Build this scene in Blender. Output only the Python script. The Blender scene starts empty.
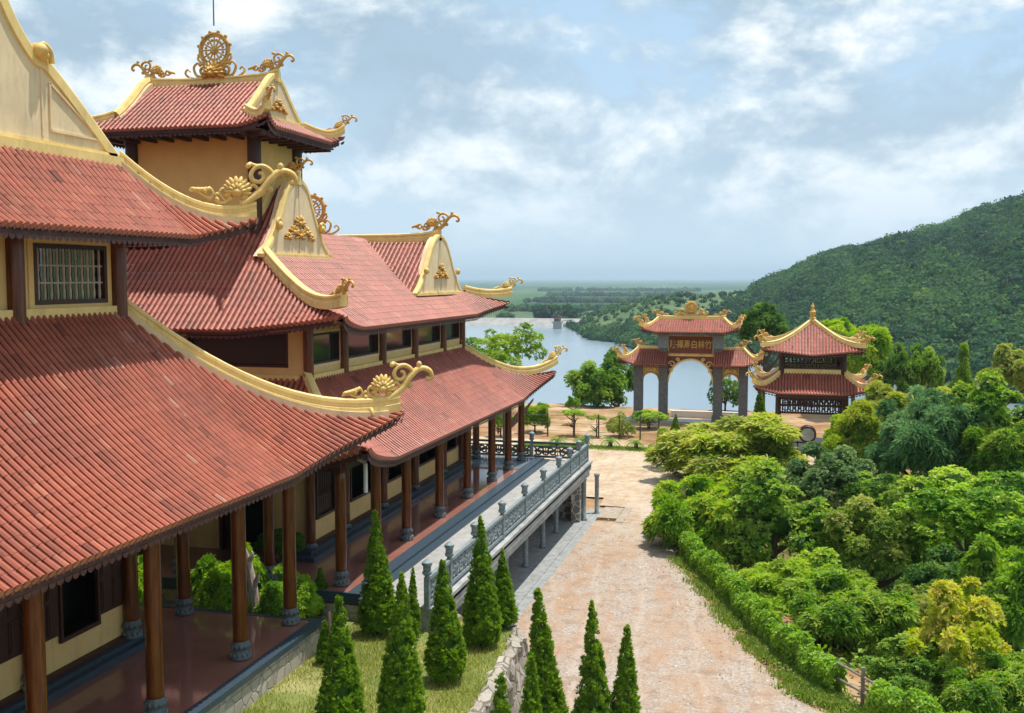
import bpy, math, random
import numpy as np
from mathutils import Vector, Matrix, geometry as mgeo
random.seed(7); RNG=np.random.default_rng(7)
scene=bpy.context.scene; COL=scene.collection
PI=math.pi
# ------------------------------------------------------------------ mesh builder
def unit(v): return v/(np.linalg.norm(v,axis=-1,keepdims=True)+1e-9)
class NM:
    def __init__(s): s.V=[];s.Q=[];s.T=[];s.R=[];s.P=[];s.n=0
    def add(s,v,q=None,t=None,rnd=0.5,tip=0.0):
        v=np.asarray(v,float).reshape(-1,3); k=len(v)
        s.V.append(v.copy())
        s.R.append(np.broadcast_to(np.asarray(rnd,float),(k,)) ); s.P.append(np.broadcast_to(np.asarray(tip,float),(k,)))
        if q is not None and len(q): s.Q.append(np.asarray(q,int).reshape(-1,4)+s.n)
        if t is not None and len(t): s.T.append(np.asarray(t,int).reshape(-1,3)+s.n)
        s.n+=k
    def hexa(s,p,rnd=.5):
        s.add(p,[(0,3,2,1),(4,5,6,7),(0,1,5,4),(1,2,6,5),(2,3,7,6),(3,0,4,7)],rnd=rnd)
    def box(s,x0,y0,z0,x1,y1,z1,rnd=.5):
        s.hexa([(x0,y0,z0),(x1,y0,z0),(x1,y1,z0),(x0,y1,z0),(x0,y0,z1),(x1,y0,z1),(x1,y1,z1),(x0,y1,z1)],rnd)
    def bar(s,a,b,w,h,rnd=.5):
        a=np.array(a,float);b=np.array(b,float);d=b-a;d/=np.linalg.norm(d)
        up=np.array([0,0,1.]) if abs(d[2])<.95 else np.array([0,1.,0])
        sd=np.cross(d,up);sd/=np.linalg.norm(sd);u=np.cross(sd,d)
        o=[-sd*w/2-u*h/2,sd*w/2-u*h/2,sd*w/2+u*h/2,-sd*w/2+u*h/2]
        s.hexa([a+o[0],a+o[1],a+o[2],a+o[3],b+o[0],b+o[1],b+o[2],b+o[3]],rnd)
    def lathe(s,prof,c=(0,0,0),n=16,rnd=.5):
        m=len(prof);a=np.linspace(0,2*PI,n,endpoint=False)
        v=np.array([[(c[0]+r*math.cos(t),c[1]+r*math.sin(t),c[2]+z) for t in a] for r,z in prof]).reshape(-1,3)
        q=[(i*n+j,i*n+(j+1)%n,(i+1)*n+(j+1)%n,(i+1)*n+j) for i in range(m-1) for j in range(n)]
        t=[]
        v=list(map(tuple,v)); k=len(v)
        v.append((c[0],c[1],c[2]+prof[0][1])); v.append((c[0],c[1],c[2]+prof[-1][1]))
        t=[(k,(j+1)%n,j) for j in range(n)]+[(k+1,(m-1)*n+j,(m-1)*n+(j+1)%n) for j in range(n)]
        s.add(v,q,t,rnd)
    def tube(s,pts,rad,n=8,rnd=.5,sq=(1,1)):
        p=np.array(pts,float);m=len(p)
        rad=np.interp(np.linspace(0,1,m),np.linspace(0,1,len(rad)),rad) if hasattr(rad,'__len__') else np.full(m,rad)
        tg=np.gradient(p,axis=0);tg/=np.linalg.norm(tg,axis=1)[:,None]+1e-9
        ref=np.array([0,0,1.]) if abs(tg[0][2])<.9 else np.array([0,1.,0])
        nr=np.cross(tg[0],ref);nr/=np.linalg.norm(nr)
        a=np.linspace(0,2*PI,n,endpoint=False);V=[]
        for i in range(m):
            nr=nr-tg[i]*np.dot(nr,tg[i]);nr/=np.linalg.norm(nr)+1e-9;bn=np.cross(tg[i],nr)
            V.append(p[i]+rad[i]*(np.cos(a)[:,None]*nr*sq[0]+np.sin(a)[:,None]*bn*sq[1]))
        V=np.concatenate(V+[p[:1],p[-1:]]);k=m*n
        q=[(i*n+j,i*n+(j+1)%n,(i+1)*n+(j+1)%n,(i+1)*n+j) for i in range(m-1) for j in range(n)]
        t=[(k,(j+1)%n,j) for j in range(n)]+[(k+1,(m-1)*n+j,(m-1)*n+(j+1)%n) for j in range(n)]
        s.add(V,q,t,rnd)
    def ell(s,c,r,rot=None,nu=8,nv=6,rnd=.5):
        th=np.linspace(0,PI,nv+1)[1:-1];ph=np.linspace(0,2*PI,nu,endpoint=False)
        v=[(math.sin(t)*math.cos(p)*r[0],math.sin(t)*math.sin(p)*r[1],math.cos(t)*r[2]) for t in th for p in ph]+[(0,0,r[2]),(0,0,-r[2])]
        v=np.array(v)
        if rot is not None: v=v@np.array(rot).T
        v=v+np.array(c);m=nv-1;k=m*nu
        q=[(i*nu+j,(i+1)*nu+j,(i+1)*nu+(j+1)%nu,i*nu+(j+1)%nu) for i in range(m-1) for j in range(nu)]
        t=[(k,j,(j+1)%nu) for j in range(nu)]+[(k+1,(m-1)*nu+(j+1)%nu,(m-1)*nu+j) for j in range(nu)]
        s.add(v,q,t,rnd)
    def sweep(s,prof,pts,rnd=.5):
        # prof: closed list of (side,up); side is horizontal, up is world z
        p=np.array(pts,float);m=len(p);n=len(prof)
        tg=np.gradient(p,axis=0);V=[]
        for i in range(m):
            h=np.array([tg[i][1],-tg[i][0],0]);h/=np.linalg.norm(h)+1e-9
            V.append(np.array([p[i]+h*a+np.array([0,0,b]) for a,b in prof]))
        V=np.concatenate(V)
        q=[(i*n+j,i*n+(j+1)%n,(i+1)*n+(j+1)%n,(i+1)*n+j) for i in range(m-1) for j in range(n)]
        t=[(0,j+1,j) for j in range(1,n-1)]+[((m-1)*n,(m-1)*n+j,(m-1)*n+j+1) for j in range(1,n-1)]
        s.add(V,q,t,rnd)
    def prism(s,poly,f,d,rnd=.5):
        # poly: 2D outline; f(a,b,k) -> 3D with k = 0 front, d back
        n=len(poly);fr=[f(a,b,0) for a,b in poly];bk=[f(a,b,d) for a,b in poly]
        tri=mgeo.tessellate_polygon([[Vector((a,b,0)) for a,b in poly]])
        t=[tuple(x) for x in tri]+[(x[0]+n,x[2]+n,x[1]+n) for x in tri]
        q=[(i,i+n,(i+1)%n+n,(i+1)%n) for i in range(n)]
        s.add(fr+bk,q,t,rnd)
    def mesh(s,name,smooth=False,off=(0,0,0),attr=False):
        V=np.concatenate(s.V)-np.array(off)
        Q=np.concatenate(s.Q) if s.Q else np.zeros((0,4),int);T=np.concatenate(s.T) if s.T else np.zeros((0,3),int)
        me=bpy.data.meshes.new(name);me.vertices.add(len(V));me.vertices.foreach_set('co',V.ravel())
        nl=Q.size+T.size;me.loops.add(nl);me.loops.foreach_set('vertex_index',np.concatenate([Q.ravel(),T.ravel()]))
        npl=len(Q)+len(T);me.polygons.add(npl)
        me.polygons.foreach_set('loop_start',np.concatenate([np.arange(len(Q))*4,Q.size+np.arange(len(T))*3]))
        me.polygons.foreach_set('loop_total',np.concatenate([np.full(len(Q),4),np.full(len(T),3)]))
        me.update(calc_edges=True)
        me.polygons.foreach_set('use_smooth',np.full(npl,bool(smooth)))
        if attr:
            a=me.attributes.new('rnd','FLOAT','POINT');a.data.foreach_set('value',np.concatenate(s.R).astype(np.float32))
            a=me.attributes.new('tip','FLOAT','POINT');a.data.foreach_set('value',np.concatenate(s.P).astype(np.float32))
        me.validate()
        return me
def wloc(o):
    v=Vector((0,0,0))
    while o is not None: v+=o.location;o=o.parent
    return v
def link(name,me,parent=None,loc=(0,0,0),rz=0):
    o=bpy.data.objects.new(name,me);COL.objects.link(o);o.parent=parent;o.location=loc;o.rotation_euler=(0,0,rz)
    return o
def part(name,nm,m,parent=None,smooth=False,attr=False,sharp=True):
    off=wloc(parent) if parent else (0,0,0)
    me=nm.mesh(name,smooth,off,attr);me.materials.append(m)
    if smooth and sharp:
        try: me.set_sharp_from_angle(angle=math.radians(38))
        except Exception: pass
    return link(name,me,parent)
def thing(name,label,cat,loc=(0,0,0),rz=0,group=None):
    o=link(name,None,None,loc,rz);o['label']=label;o['category']=cat
    if group:o['group']=group
    return o
def tag(o,label,cat,group=None):
    o['label']=label;o['category']=cat
    if group:o['group']=group
    return o
def struct(o,k='structure'): o['kind']=k;return o
def dupe(o,parent=None):
    c=o.copy();COL.objects.link(c);c.parent=parent
    for ch in list(o.children): dupe(ch,c)
    return c
# ------------------------------------------------------------------ materials
def new_mat(name):
    m=bpy.data.materials.new(name);m.use_nodes=True;nt=m.node_tree
    return m,nt,nt.nodes['Principled BSDF']
def N(nt,t,**k):
    n=nt.nodes.new(t)
    for a,b in k.items():
        if a in n.inputs: n.inputs[a].default_value=b
        else: setattr(n,a,b)
    return n
def ramp(nt,fac,stops):
    r=nt.nodes.new('ShaderNodeValToRGB');e=r.color_ramp.elements
    while len(e)<len(stops): e.new(.5)
    for i,(p,c) in enumerate(stops):
        e[i].position=p;e[i].color=(*c,1) if len(c)==3 else c
    nt.links.new(fac,r.inputs[0]);return r.outputs[0]
def mix(nt,f,a,b,mode='MIX'):
    n=nt.nodes.new('ShaderNodeMix');n.data_type='RGBA';n.blend_type=mode
    for s,v in ((n.inputs[0],f),(n.inputs[6],a),(n.inputs[7],b)):
        if hasattr(v,'links'): nt.links.new(v,s)
        elif isinstance(v,(int,float)): s.default_value=v
        else: s.default_value=(*v,1)
    return n.outputs[2]
def noise(nt,scale,detail=4,rough=.6,vec=None,out='Fac',stretch=None):
    n=N(nt,'ShaderNodeTexNoise',Scale=scale,Detail=detail,Roughness=rough)
    tc=nt.nodes.new('ShaderNodeTexCoord');src=tc.outputs['Object'] if vec is None else vec
    if stretch:
        mp=nt.nodes.new('ShaderNodeMapping');mp.inputs['Scale'].default_value=stretch;nt.links.new(src,mp.inputs[0]);src=mp.outputs[0]
    nt.links.new(src,n.inputs['Vector']);return n.outputs[out]
def bump(nt,b,h,strength=.3,dist=.02):
    n=N(nt,'ShaderNodeBump',Strength=strength,Distance=dist);nt.links.new(h,n.inputs['Height']);nt.links.new(n.outputs[0],b.inputs['Normal'])
def simple(name,c,var=.25,scale=3,rough=.6,bmp=.15,bdist=.01,spec=.4,stretch=None,c2=None,coat=0,detail=5,grime=0):
    m,nt,b=new_mat(name);f=noise(nt,scale,detail,.65,stretch=stretch)
    lo=tuple(x*(1-var) for x in c) if c2 is None else c2;hi=tuple(min(1,x*(1+var*.6)) for x in c)
    cc=ramp(nt,f,[(.3,lo),(.7,hi)])
    if grime:
        gm=ramp(nt,noise(nt,2.2,8,.75,stretch=(2.2,2.2,.45)),[(.52,(0,0,0)),(.66,(grime,grime,grime))]);cc=mix(nt,gm,cc,(c[0]*.38,c[1]*.38,c[2]*.5))
    nt.links.new(cc,b.inputs['Base Color'])
    b.inputs['Roughness'].default_value=rough;b.inputs['Specular IOR Level'].default_value=spec
    if coat: b.inputs['Coat Weight'].default_value=coat;b.inputs['Coat Roughness'].default_value=.12
    if bmp: bump(nt,b,noise(nt,scale*6,4,.6,stretch=stretch),bmp,bdist)
    return m
M={}
def tile_mat(name,base,dirt=(.10,.035,.028),pale=(.42,.19,.15)):
    m,nt,b=new_mat(name)
    a=N(nt,'ShaderNodeAttribute',attribute_name='rnd')
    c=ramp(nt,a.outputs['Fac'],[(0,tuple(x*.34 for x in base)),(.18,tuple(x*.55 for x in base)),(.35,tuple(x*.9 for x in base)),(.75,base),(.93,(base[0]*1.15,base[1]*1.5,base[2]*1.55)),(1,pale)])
    n1=noise(nt,.55,6,.7)
    c=mix(nt,ramp(nt,n1,[(.44,(0,0,0)),(.62,(.38,.38,.38))]),c,dirt)
    n2=noise(nt,1.3,8,.75,stretch=(1,2.2,1))
    c=mix(nt,ramp(nt,n2,[(.66,(0,0,0)),(.74,(.8,.8,.8))]),c,(.50,.38,.33))
    n4=noise(nt,5,6,.7);c=mix(nt,ramp(nt,n4,[(.56,(0,0,0)),(.72,(.32,.32,.32))]),c,(.15,.06,.045))
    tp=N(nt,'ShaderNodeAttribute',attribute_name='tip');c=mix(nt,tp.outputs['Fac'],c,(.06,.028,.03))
    n3=noise(nt,14,3,.6)
    c=mix(nt,ramp(nt,n3,[(.35,(.3,.3,.3)),(.65,(0,0,0))]),c,tuple(x*.6 for x in base))
    nt.links.new(c,b.inputs['Base Color']);b.inputs['Roughness'].default_value=.52;b.inputs['Specular IOR Level'].default_value=.42
    bump(nt,b,noise(nt,30,3,.6),.25,.006)
    return m
M['tile']=tile_mat('clay_tile',(.43,.112,.062),pale=(.47,.22,.15))
M['tile_far']=tile_mat('clay_tile_far',(.41,.108,.066),pale=(.44,.19,.14))
M['cream']=simple('cream_plaster',(.76,.60,.37),.14,1.2,.8,.15,.01,c2=(.66,.52,.32),grime=.25)
M['trim']=simple('yellow_trim_paint',(.82,.61,.24),.16,1.6,.6,.2,.008,c2=(.70,.51,.19),grime=.32)
M['wall']=simple('ochre_wall_paint',(.74,.52,.22),.10,.9,.75,.08,.006)
M['dado']=simple('pale_yellow_wall',(.80,.53,.21),.10,.9,.75,.08,.006,grime=.25)
M['towerwall']=simple('orange_ochre_wall',(.78,.50,.17),.12,.8,.75,.08,.006)
M['gold']=simple('gold_paint',(.70,.42,.095),.35,6,.42,.3,.012,c2=(.42,.23,.05),spec=.5,grime=.4)
M['creamgold']=simple('pale_gold_paint',(.76,.53,.17),.25,6,.45,.3,.012,c2=(.55,.38,.12),spec=.4,grime=.4)
M['wood']=simple('varnished_brown_wood',(.155,.038,.006),.45,2.5,.26,.06,.004,stretch=(6,6,.5),c2=(.055,.012,.002),coat=.22,spec=.4)
M['darkwood']=simple('dark_brown_wood',(.055,.018,.010),.4,3,.5,.1,.004,stretch=(5,5,.8))
M['palewood']=simple('weathered_pale_wood',(.46,.38,.29),.3,5,.6,.1,.004)
M['soffit']=simple('brown_eave_board',(.075,.032,.028),.4,3,.7,.15,.006)
M['stone']=simple('grey_carved_stone',(.24,.285,.30),.3,9,.6,.3,.01,c2=(.13,.16,.175))
M['gatestone']=simple('dark_grey_gate_stone',(.15,.15,.155),.3,7,.7,.25,.01,c2=(.085,.085,.09))
M['basestone']=simple('dark_carved_stone',(.14,.17,.175),.3,9,.55,.3,.008,c2=(.075,.09,.095))
M['granite']=simple('blue_black_granite',(.04,.065,.09),.3,14,.42,.02,.002,spec=.4)
M['floor']=simple('red_brown_polished_tile',(.29,.125,.095),.14,1.2,.07,.02,.002,spec=.55)
M['bluefloor']=simple('blue_grey_polished_floor',(.20,.24,.28),.16,2,.12,.02,.002,spec=.6)
M['paving']=simple('pale_grey_granite_paving',(.39,.38,.36),.18,3,.55,.08,.004,c2=(.29,.285,.275),grime=.3)
M['beam']=simple('weathered_grey_concrete',(.38,.38,.37),.3,4,.8,.25,.01,c2=(.20,.21,.22),stretch=(1,.35,1))
M['stepstone']=simple('grey_granite_steps',(.30,.305,.30),.3,3,.7,.15,.006,c2=(.18,.19,.19))
M['brownwall']=simple('brown_render_wall',(.34,.20,.14),.15,2,.8,.1,.006)
M['reddoor']=simple('red_brown_door_paint',(.17,.04,.02),.2,3,.5,.05,.004)
M['darkmetal']=simple('dark_lattice_paint',(.075,.09,.10),.3,8,.55,.15,.004)
M['white']=simple('white_pipe_paint',(.7,.7,.68),.1,4,.5,.03,.002)
M['driftgrey']=simple('weathered_grey_timber',(.24,.20,.17),.35,6,.85,.3,.01,stretch=(3,3,.6))
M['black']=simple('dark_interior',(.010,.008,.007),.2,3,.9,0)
M['bark']=simple('tree_bark',(.11,.075,.05),.5,6,.9,.6,.03,stretch=(3,3,.6))
M['galv']=simple('grey_metal_rod',(.12,.12,.13),.2,5,.4,.03,.002)
def glass_mat(name,tint=(.02,.025,.025),rough=.06,ior=2.3):
    m,nt,b=new_mat(name);b.inputs['Base Color'].default_value=(*tint,1);b.inputs['Roughness'].default_value=rough
    b.inputs['IOR'].default_value=ior;bump(nt,b,noise(nt,1.2,2,.5),.03,.02);return m
M['glass']=glass_mat('window_glass');M['darkglass']=glass_mat('dim_window_glass',(.012,.013,.012),.15,1.4)
def rubble_mat(name,c1,c2,mortar,scale=3.2,edge=.05):
    m,nt,b=new_mat(name);tc=nt.nodes.new('ShaderNodeTexCoord')
    nz=noise(nt,scale*.8,2,.5,out='Color');v=mix(nt,.12,tc.outputs['Object'],nz)
    d=N(nt,'ShaderNodeTexVoronoi',Scale=scale,feature='DISTANCE_TO_EDGE');nt.links.new(v,d.inputs['Vector'])
    k=N(nt,'ShaderNodeTexVoronoi',Scale=scale);nt.links.new(v,k.inputs['Vector'])
    sep=nt.nodes.new('ShaderNodeSeparateColor');nt.links.new(k.outputs['Color'],sep.inputs[0])
    c=ramp(nt,sep.outputs[0],[(0,c1),(1,c2)]);c=mix(nt,.35,c,ramp(nt,noise(nt,12,4),[(.3,c1),(.7,c2)]))
    e=ramp(nt,d.outputs['Distance'],[(edge*.5,(0,0,0)),(edge*1.4,(1,1,1))])
    c=mix(nt,e,mortar,c);nt.links.new(c,b.inputs['Base Color']);b.inputs['Roughness'].default_value=.85
    bump(nt,b,e,.7,.03);return m
M['rubble']=rubble_mat('crazy_paved_stone_face',(.30,.25,.20),(.52,.47,.40),(.30,.28,.26),3.0)
M['rubble_dark']=rubble_mat('stone_clad_pier',(.13,.12,.11),(.27,.25,.22),(.60,.57,.50),3.6,.07)
M['rock']=rubble_mat('piled_rock_wall',(.26,.22,.18),(.46,.41,.35),(.16,.13,.10),2.6,.05)
def leaf_mat(name,dark,mid,light,tipc=None,rough=.5):
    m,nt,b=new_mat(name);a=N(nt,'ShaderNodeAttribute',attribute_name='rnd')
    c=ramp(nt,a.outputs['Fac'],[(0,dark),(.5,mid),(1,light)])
    if tipc:
        t=N(nt,'ShaderNodeAttribute',attribute_name='tip');c=mix(nt,t.outputs['Fac'],c,tipc)
    nt.links.new(c,b.inputs['Base Color']);b.inputs['Roughness'].default_value=rough;b.inputs['Specular IOR Level'].default_value=.35
    tr=nt.nodes.new('ShaderNodeBsdfTranslucent');ms=nt.nodes.new('ShaderNodeMixShader');ms.inputs[0].default_value=.42
    hs=N(nt,'ShaderNodeHueSaturation',Hue=.485,Saturation=1.15,Value=1.5);nt.links.new(c,hs.inputs['Color']);nt.links.new(hs.outputs[0],tr.inputs[0])
    out=nt.nodes['Material Output'];nt.links.new(b.outputs[0],ms.inputs[1]);nt.links.new(tr.outputs[0],ms.inputs[2]);nt.links.new(ms.outputs[0],out.inputs[0])
    return m
M['lf_mango']=leaf_mat('yellow_green_foliage',(.11,.21,.015),(.27,.40,.03),(.44,.54,.06),(.54,.52,.15))
M['lf_bright']=leaf_mat('bright_green_foliage',(.08,.21,.015),(.23,.42,.03),(.40,.57,.06),(.48,.56,.09))
M['lf_mid']=leaf_mat('mid_green_foliage',(.055,.15,.018),(.17,.33,.035),(.31,.49,.07),(.40,.50,.09))
M['lf_dark']=leaf_mat('dark_green_foliage',(.04,.115,.02),(.10,.22,.035),(.18,.33,.055),(.22,.35,.06))
M['lf_grey']=leaf_mat('grey_green_foliage',(.06,.13,.04),(.14,.25,.08),(.25,.37,.14),(.3,.4,.16))
M['lf_euca']=leaf_mat('blue_green_foliage',(.05,.14,.05),(.15,.29,.12),(.28,.44,.20),(.33,.46,.20))
M['lf_olive']=leaf_mat('olive_foliage',(.11,.20,.025),(.24,.35,.05),(.38,.47,.085),(.42,.40,.13))
M['lf_gold']=leaf_mat('golden_foliage',(.20,.30,.012),(.38,.48,.02),(.55,.60,.05),(.62,.54,.15))
M['lf_orange']=leaf_mat('orange_tipped_foliage',(.09,.20,.015),(.21,.36,.03),(.36,.48,.05),(.48,.45,.09))
M['lf_thuja']=leaf_mat('conifer_foliage',(.08,.19,.02),(.165,.31,.03),(.29,.44,.06),(.36,.48,.09))
M['lf_vine']=leaf_mat('vine_foliage',(.11,.25,.02),(.23,.42,.035),(.36,.53,.07),(.42,.54,.10))
M['lf_grass']=leaf_mat('grass_blades',(.20,.26,.04),(.33,.38,.07),(.48,.48,.14),(.55,.48,.22))
M['lf_bank']=leaf_mat('bank_weeds',(.09,.20,.02),(.18,.31,.04),(.30,.40,.08),(.34,.34,.12))
M['lf_forest']=leaf_mat('hill_forest',(.006,.036,.022),(.024,.085,.036),(.08,.175,.05),(.17,.28,.06),.8)
# ------------------------------------------------------------------ tiled roofs
class Face:
    """One slope: u runs along the eave, w outwards from the top edge. Hips at either end, eaves flare up and out at the corners."""
    def __init__(s,O,U,W,zt,ze,run,c=.2,left=None,right=None,A=.5,b=.12):
        s.O=np.array(O,float);s.U=np.array(U,float);s.W=np.array(W,float);s.zt=zt;s.H=zt-ze;s.run=run;s.c=c;s.l=left;s.r=right;s.A=A;s.b=b
    def q(s,u):
        u=np.asarray(u,float);q=np.zeros_like(u)
        if s.r: q=np.maximum(q,(u-s.r[0])/(s.r[1]-s.r[0]))
        if s.l: q=np.maximum(q,(s.l[0]-u)/(s.l[0]-s.l[1]))
        return np.clip(q,0,None)
    def pos(s,u,w):
        u,w=np.broadcast_arrays(np.asarray(u,float),np.asarray(w,float))
        p=w/s.run;z=s.zt-s.H*((1+s.c)*p-s.c*p*p)+s.A*s.q(u)**1.35*np.clip(p,0,None)
        v=s.O+u[...,None]*s.U+w[...,None]*s.W;v=v.copy();v[...,2]=z;return v
    def w1(s,u): return s.run*(1+s.b*min(float(s.q(u)),1+s.b)**2)
    def w0(s,u): return s.run*float(s.q(u))
    def rows(s,sp,top=0.0,span=None):
        lo=s.l[0]-(s.l[0]-s.l[1])*(1+s.b) if s.l else span[0]
        hi=s.r[0]+(s.r[1]-s.r[0])*(1+s.b) if s.r else span[1]
        n=max(1,round((hi-lo)/sp));out=[]
        for i in range(n):
            u=lo+(i+.5)*(hi-lo)/n;q=float(s.q(u))
            a=s.w0(u) if q>0 else (top(u) if callable(top) else top);e=s.w1(u)
            if e-a>.05: out.append((u,a,e))
        return out,(hi-lo)/n
    def hip(s,side,n=14,ext=0,lift=0.0):
        T,L=s.r if side=='r' else s.l;f=np.linspace(0,1+s.b+ext,n);P=s.pos(T+(L-T)*f,s.run*f)
        P[:,2]+=lift*np.clip((f-.55)/.6,0,None)**2;return P
def tiles(nm,F,rows,sp,r=None,seg=.3,K=5,drip=True,cap=True,eave=True,jit=.004,valance=.20):
    r=r or sp*.335;ang=np.linspace(-.35,PI+.35,K)
    for (u,a,e) in rows:
        n=max(1,int(math.ceil((e-a)/seg)));ws=np.linspace(e,a,n+1);c=F.pos(u,ws)
        U=F.pos(u+.02,ws)-F.pos(u-.02,ws);U/=np.linalg.norm(U,axis=1)[:,None]
        t=np.gradient(c,axis=0) if n>0 else None;t/=np.linalg.norm(t,axis=1)[:,None]
        Nn=np.cross(U,t);Nn*=np.sign(Nn[:,2:3]+1e-9);Nn/=np.linalg.norm(Nn,axis=1)[:,None]
        j=RNG.normal(0,jit,(n,1));rr=np.stack([np.full(n,r*1.06),np.full(n,r*.95)],1)
        C=np.stack([c[:-1],c[1:]],1);UU=np.stack([U[:-1],U[1:]],1);NN=np.stack([Nn[:-1],Nn[1:]],1)
        C=C+UU*j[:,:,None]
        V=C[:,:,None,:]+rr[:,:,None,None]*(np.cos(ang)[None,None,:,None]*UU[:,:,None,:]+np.sin(ang)[None,None,:,None]*NN[:,:,None,:])
        idx=np.arange(n)[:,None]*2*K;k=np.arange(K-1)[None,:]
        q=np.stack([idx+k,idx+k+1,idx+K+k+1,idx+K+k],-1).reshape(-1,4)
        rn=np.clip(RNG.normal(.56,.165,n)-(RNG.random(n)<.012)*.3+(RNG.random(n)<.012)*.35,0,1)
        nm.add(V.reshape(-1,3),q,rnd=np.repeat(rn,2*K))
        # pan tiles between this row and the next
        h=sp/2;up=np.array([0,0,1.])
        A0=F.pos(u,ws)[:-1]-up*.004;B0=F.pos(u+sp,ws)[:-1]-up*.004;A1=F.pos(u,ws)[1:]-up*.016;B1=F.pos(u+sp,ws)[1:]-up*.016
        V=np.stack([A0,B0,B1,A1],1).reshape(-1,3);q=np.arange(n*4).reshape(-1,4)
        nm.add(V,q,rnd=np.repeat(np.clip(RNG.normal(.08,.10,n),0,1),4))  # pan colour kept dark: dirt, plus shade painted into the gaps between rows
        if eave:
            o=c[0]-t[0]*.0+np.array(F.W)*.012
            if cap:
                o=o+np.array(F.W)*.02;a8=np.linspace(0,2*PI,8,endpoint=False);R=r*1.3
                D=o+R*(np.cos(a8)[:,None]*U[0]+np.sin(a8)[:,None]*Nn[0])+Nn[0]*r*.15
                nm.add(D,[(0,1,2,3),(0,3,4,7),(4,5,6,7)],rnd=.96,tip=0)
            if drip:
                p=F.pos(u+h,e)+F.W*.012;w=sp*.40
                D=[p-U[0]*w+up*.01,p+U[0]*w+up*.01,p+U[0]*w*.8-up*.04,p-up*.085,p-U[0]*w*.8-up*.04]
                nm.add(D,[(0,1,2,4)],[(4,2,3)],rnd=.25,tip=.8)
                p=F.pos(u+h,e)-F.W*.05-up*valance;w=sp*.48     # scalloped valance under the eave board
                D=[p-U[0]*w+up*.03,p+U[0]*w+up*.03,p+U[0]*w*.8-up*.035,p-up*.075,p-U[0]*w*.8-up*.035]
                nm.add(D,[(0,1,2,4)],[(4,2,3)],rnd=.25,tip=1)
def soffit(nm,F,u0,u1,n=40,dz=.14,fas=.22,w_in=0.0,back=.10):
    us=np.linspace(u0,u1,n)
    for i in range(n-1):
        a,b=us[i],us[i+1];ea,eb=F.w1(a)-back,F.w1(b)-back;ia,ib=max(w_in,F.w0(a)),max(w_in,F.w0(b))
        if ea<=ia+.02 or eb<=ib+.02: continue
        for k in range(4):
            f0,f1=k/4,(k+1)/4
            p=[F.pos(a,ia+(ea-ia)*f0),F.pos(b,ib+(eb-ib)*f0),F.pos(b,ib+(eb-ib)*f1),F.pos(a,ia+(ea-ia)*f1)]
            p=[x-np.array([0,0,dz]) for x in p];nm.add(p,[(0,1,2,3)])
        p=F.pos(a,ea),F.pos(b,eb)
        d=F.W*.05
        nm.hexa([p[0]-[0,0,fas],p[1]-[0,0,fas],p[1]-[0,0,fas]+d,p[0]-[0,0,fas]+d,p[0]-[0,0,.03],p[1]-[0,0,.03],p[1]-[0,0,.03]+d,p[0]-[0,0,.03]+d])
def ridge_prof(w,h,base=-.12):
    return [(-w*.62,base),(w*.62,base),(w*.62,h*.28),(w*.42,h*.34),(w*.42,h*.62),(w*.55,h*.68),(w*.5,h*.9),(w*.25,h),(-w*.25,h),(-w*.5,h*.9),(-w*.55,h*.68),(-w*.42,h*.62),(-w*.42,h*.34),(-w*.62,h*.28)]
# ------------------------------------------------------------------ carved ornaments
def smooth_path(p,n=6):
    p=np.array(p,float);out=[]
    P=np.vstack([2*p[0]-p[1],p,2*p[-1]-p[-2]])
    for i in range(1,len(P)-2):
        for t in np.linspace(0,1,n,endpoint=False):
            a,b,c,d=P[i-1],P[i],P[i+1],P[i+2]
            out.append(.5*((2*b)+(c-a)*t+(2*a-5*b+4*c-d)*t*t+(3*b-a-3*c+d)*t**3))
    out.append(P[-2]);return np.array(out)
def st(pts,n=0): return [(a,n,b) for a,b in pts]
def lotus(nm,c,r,thick=.6):
    for k in range(11):
        a=-.25+ (PI+.5)*k/10
        d=np.array([math.cos(a),0,math.sin(a)])
        R=np.array([[d[0],0,-d[2]],[0,1,0],[d[2],0,d[0]]])
        nm.ell(np.array(c)+d*r*.62,(r*.42,r*thick*.4,r*.16),R,8,6)
    for k in range(7):
        a=.1+(PI-.2)*k/6;d=np.array([math.cos(a),0,math.sin(a)])
        R=np.array([[d[0],0,-d[2]],[0,1,0],[d[2],0,d[0]]])
        nm.ell(np.array(c)+d*r*.36,(r*.32,r*thick*.62,r*.15),R,8,6)
    nm.ell(c,(r*.38,r*thick*.75,r*.3),None,8,6)
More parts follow.
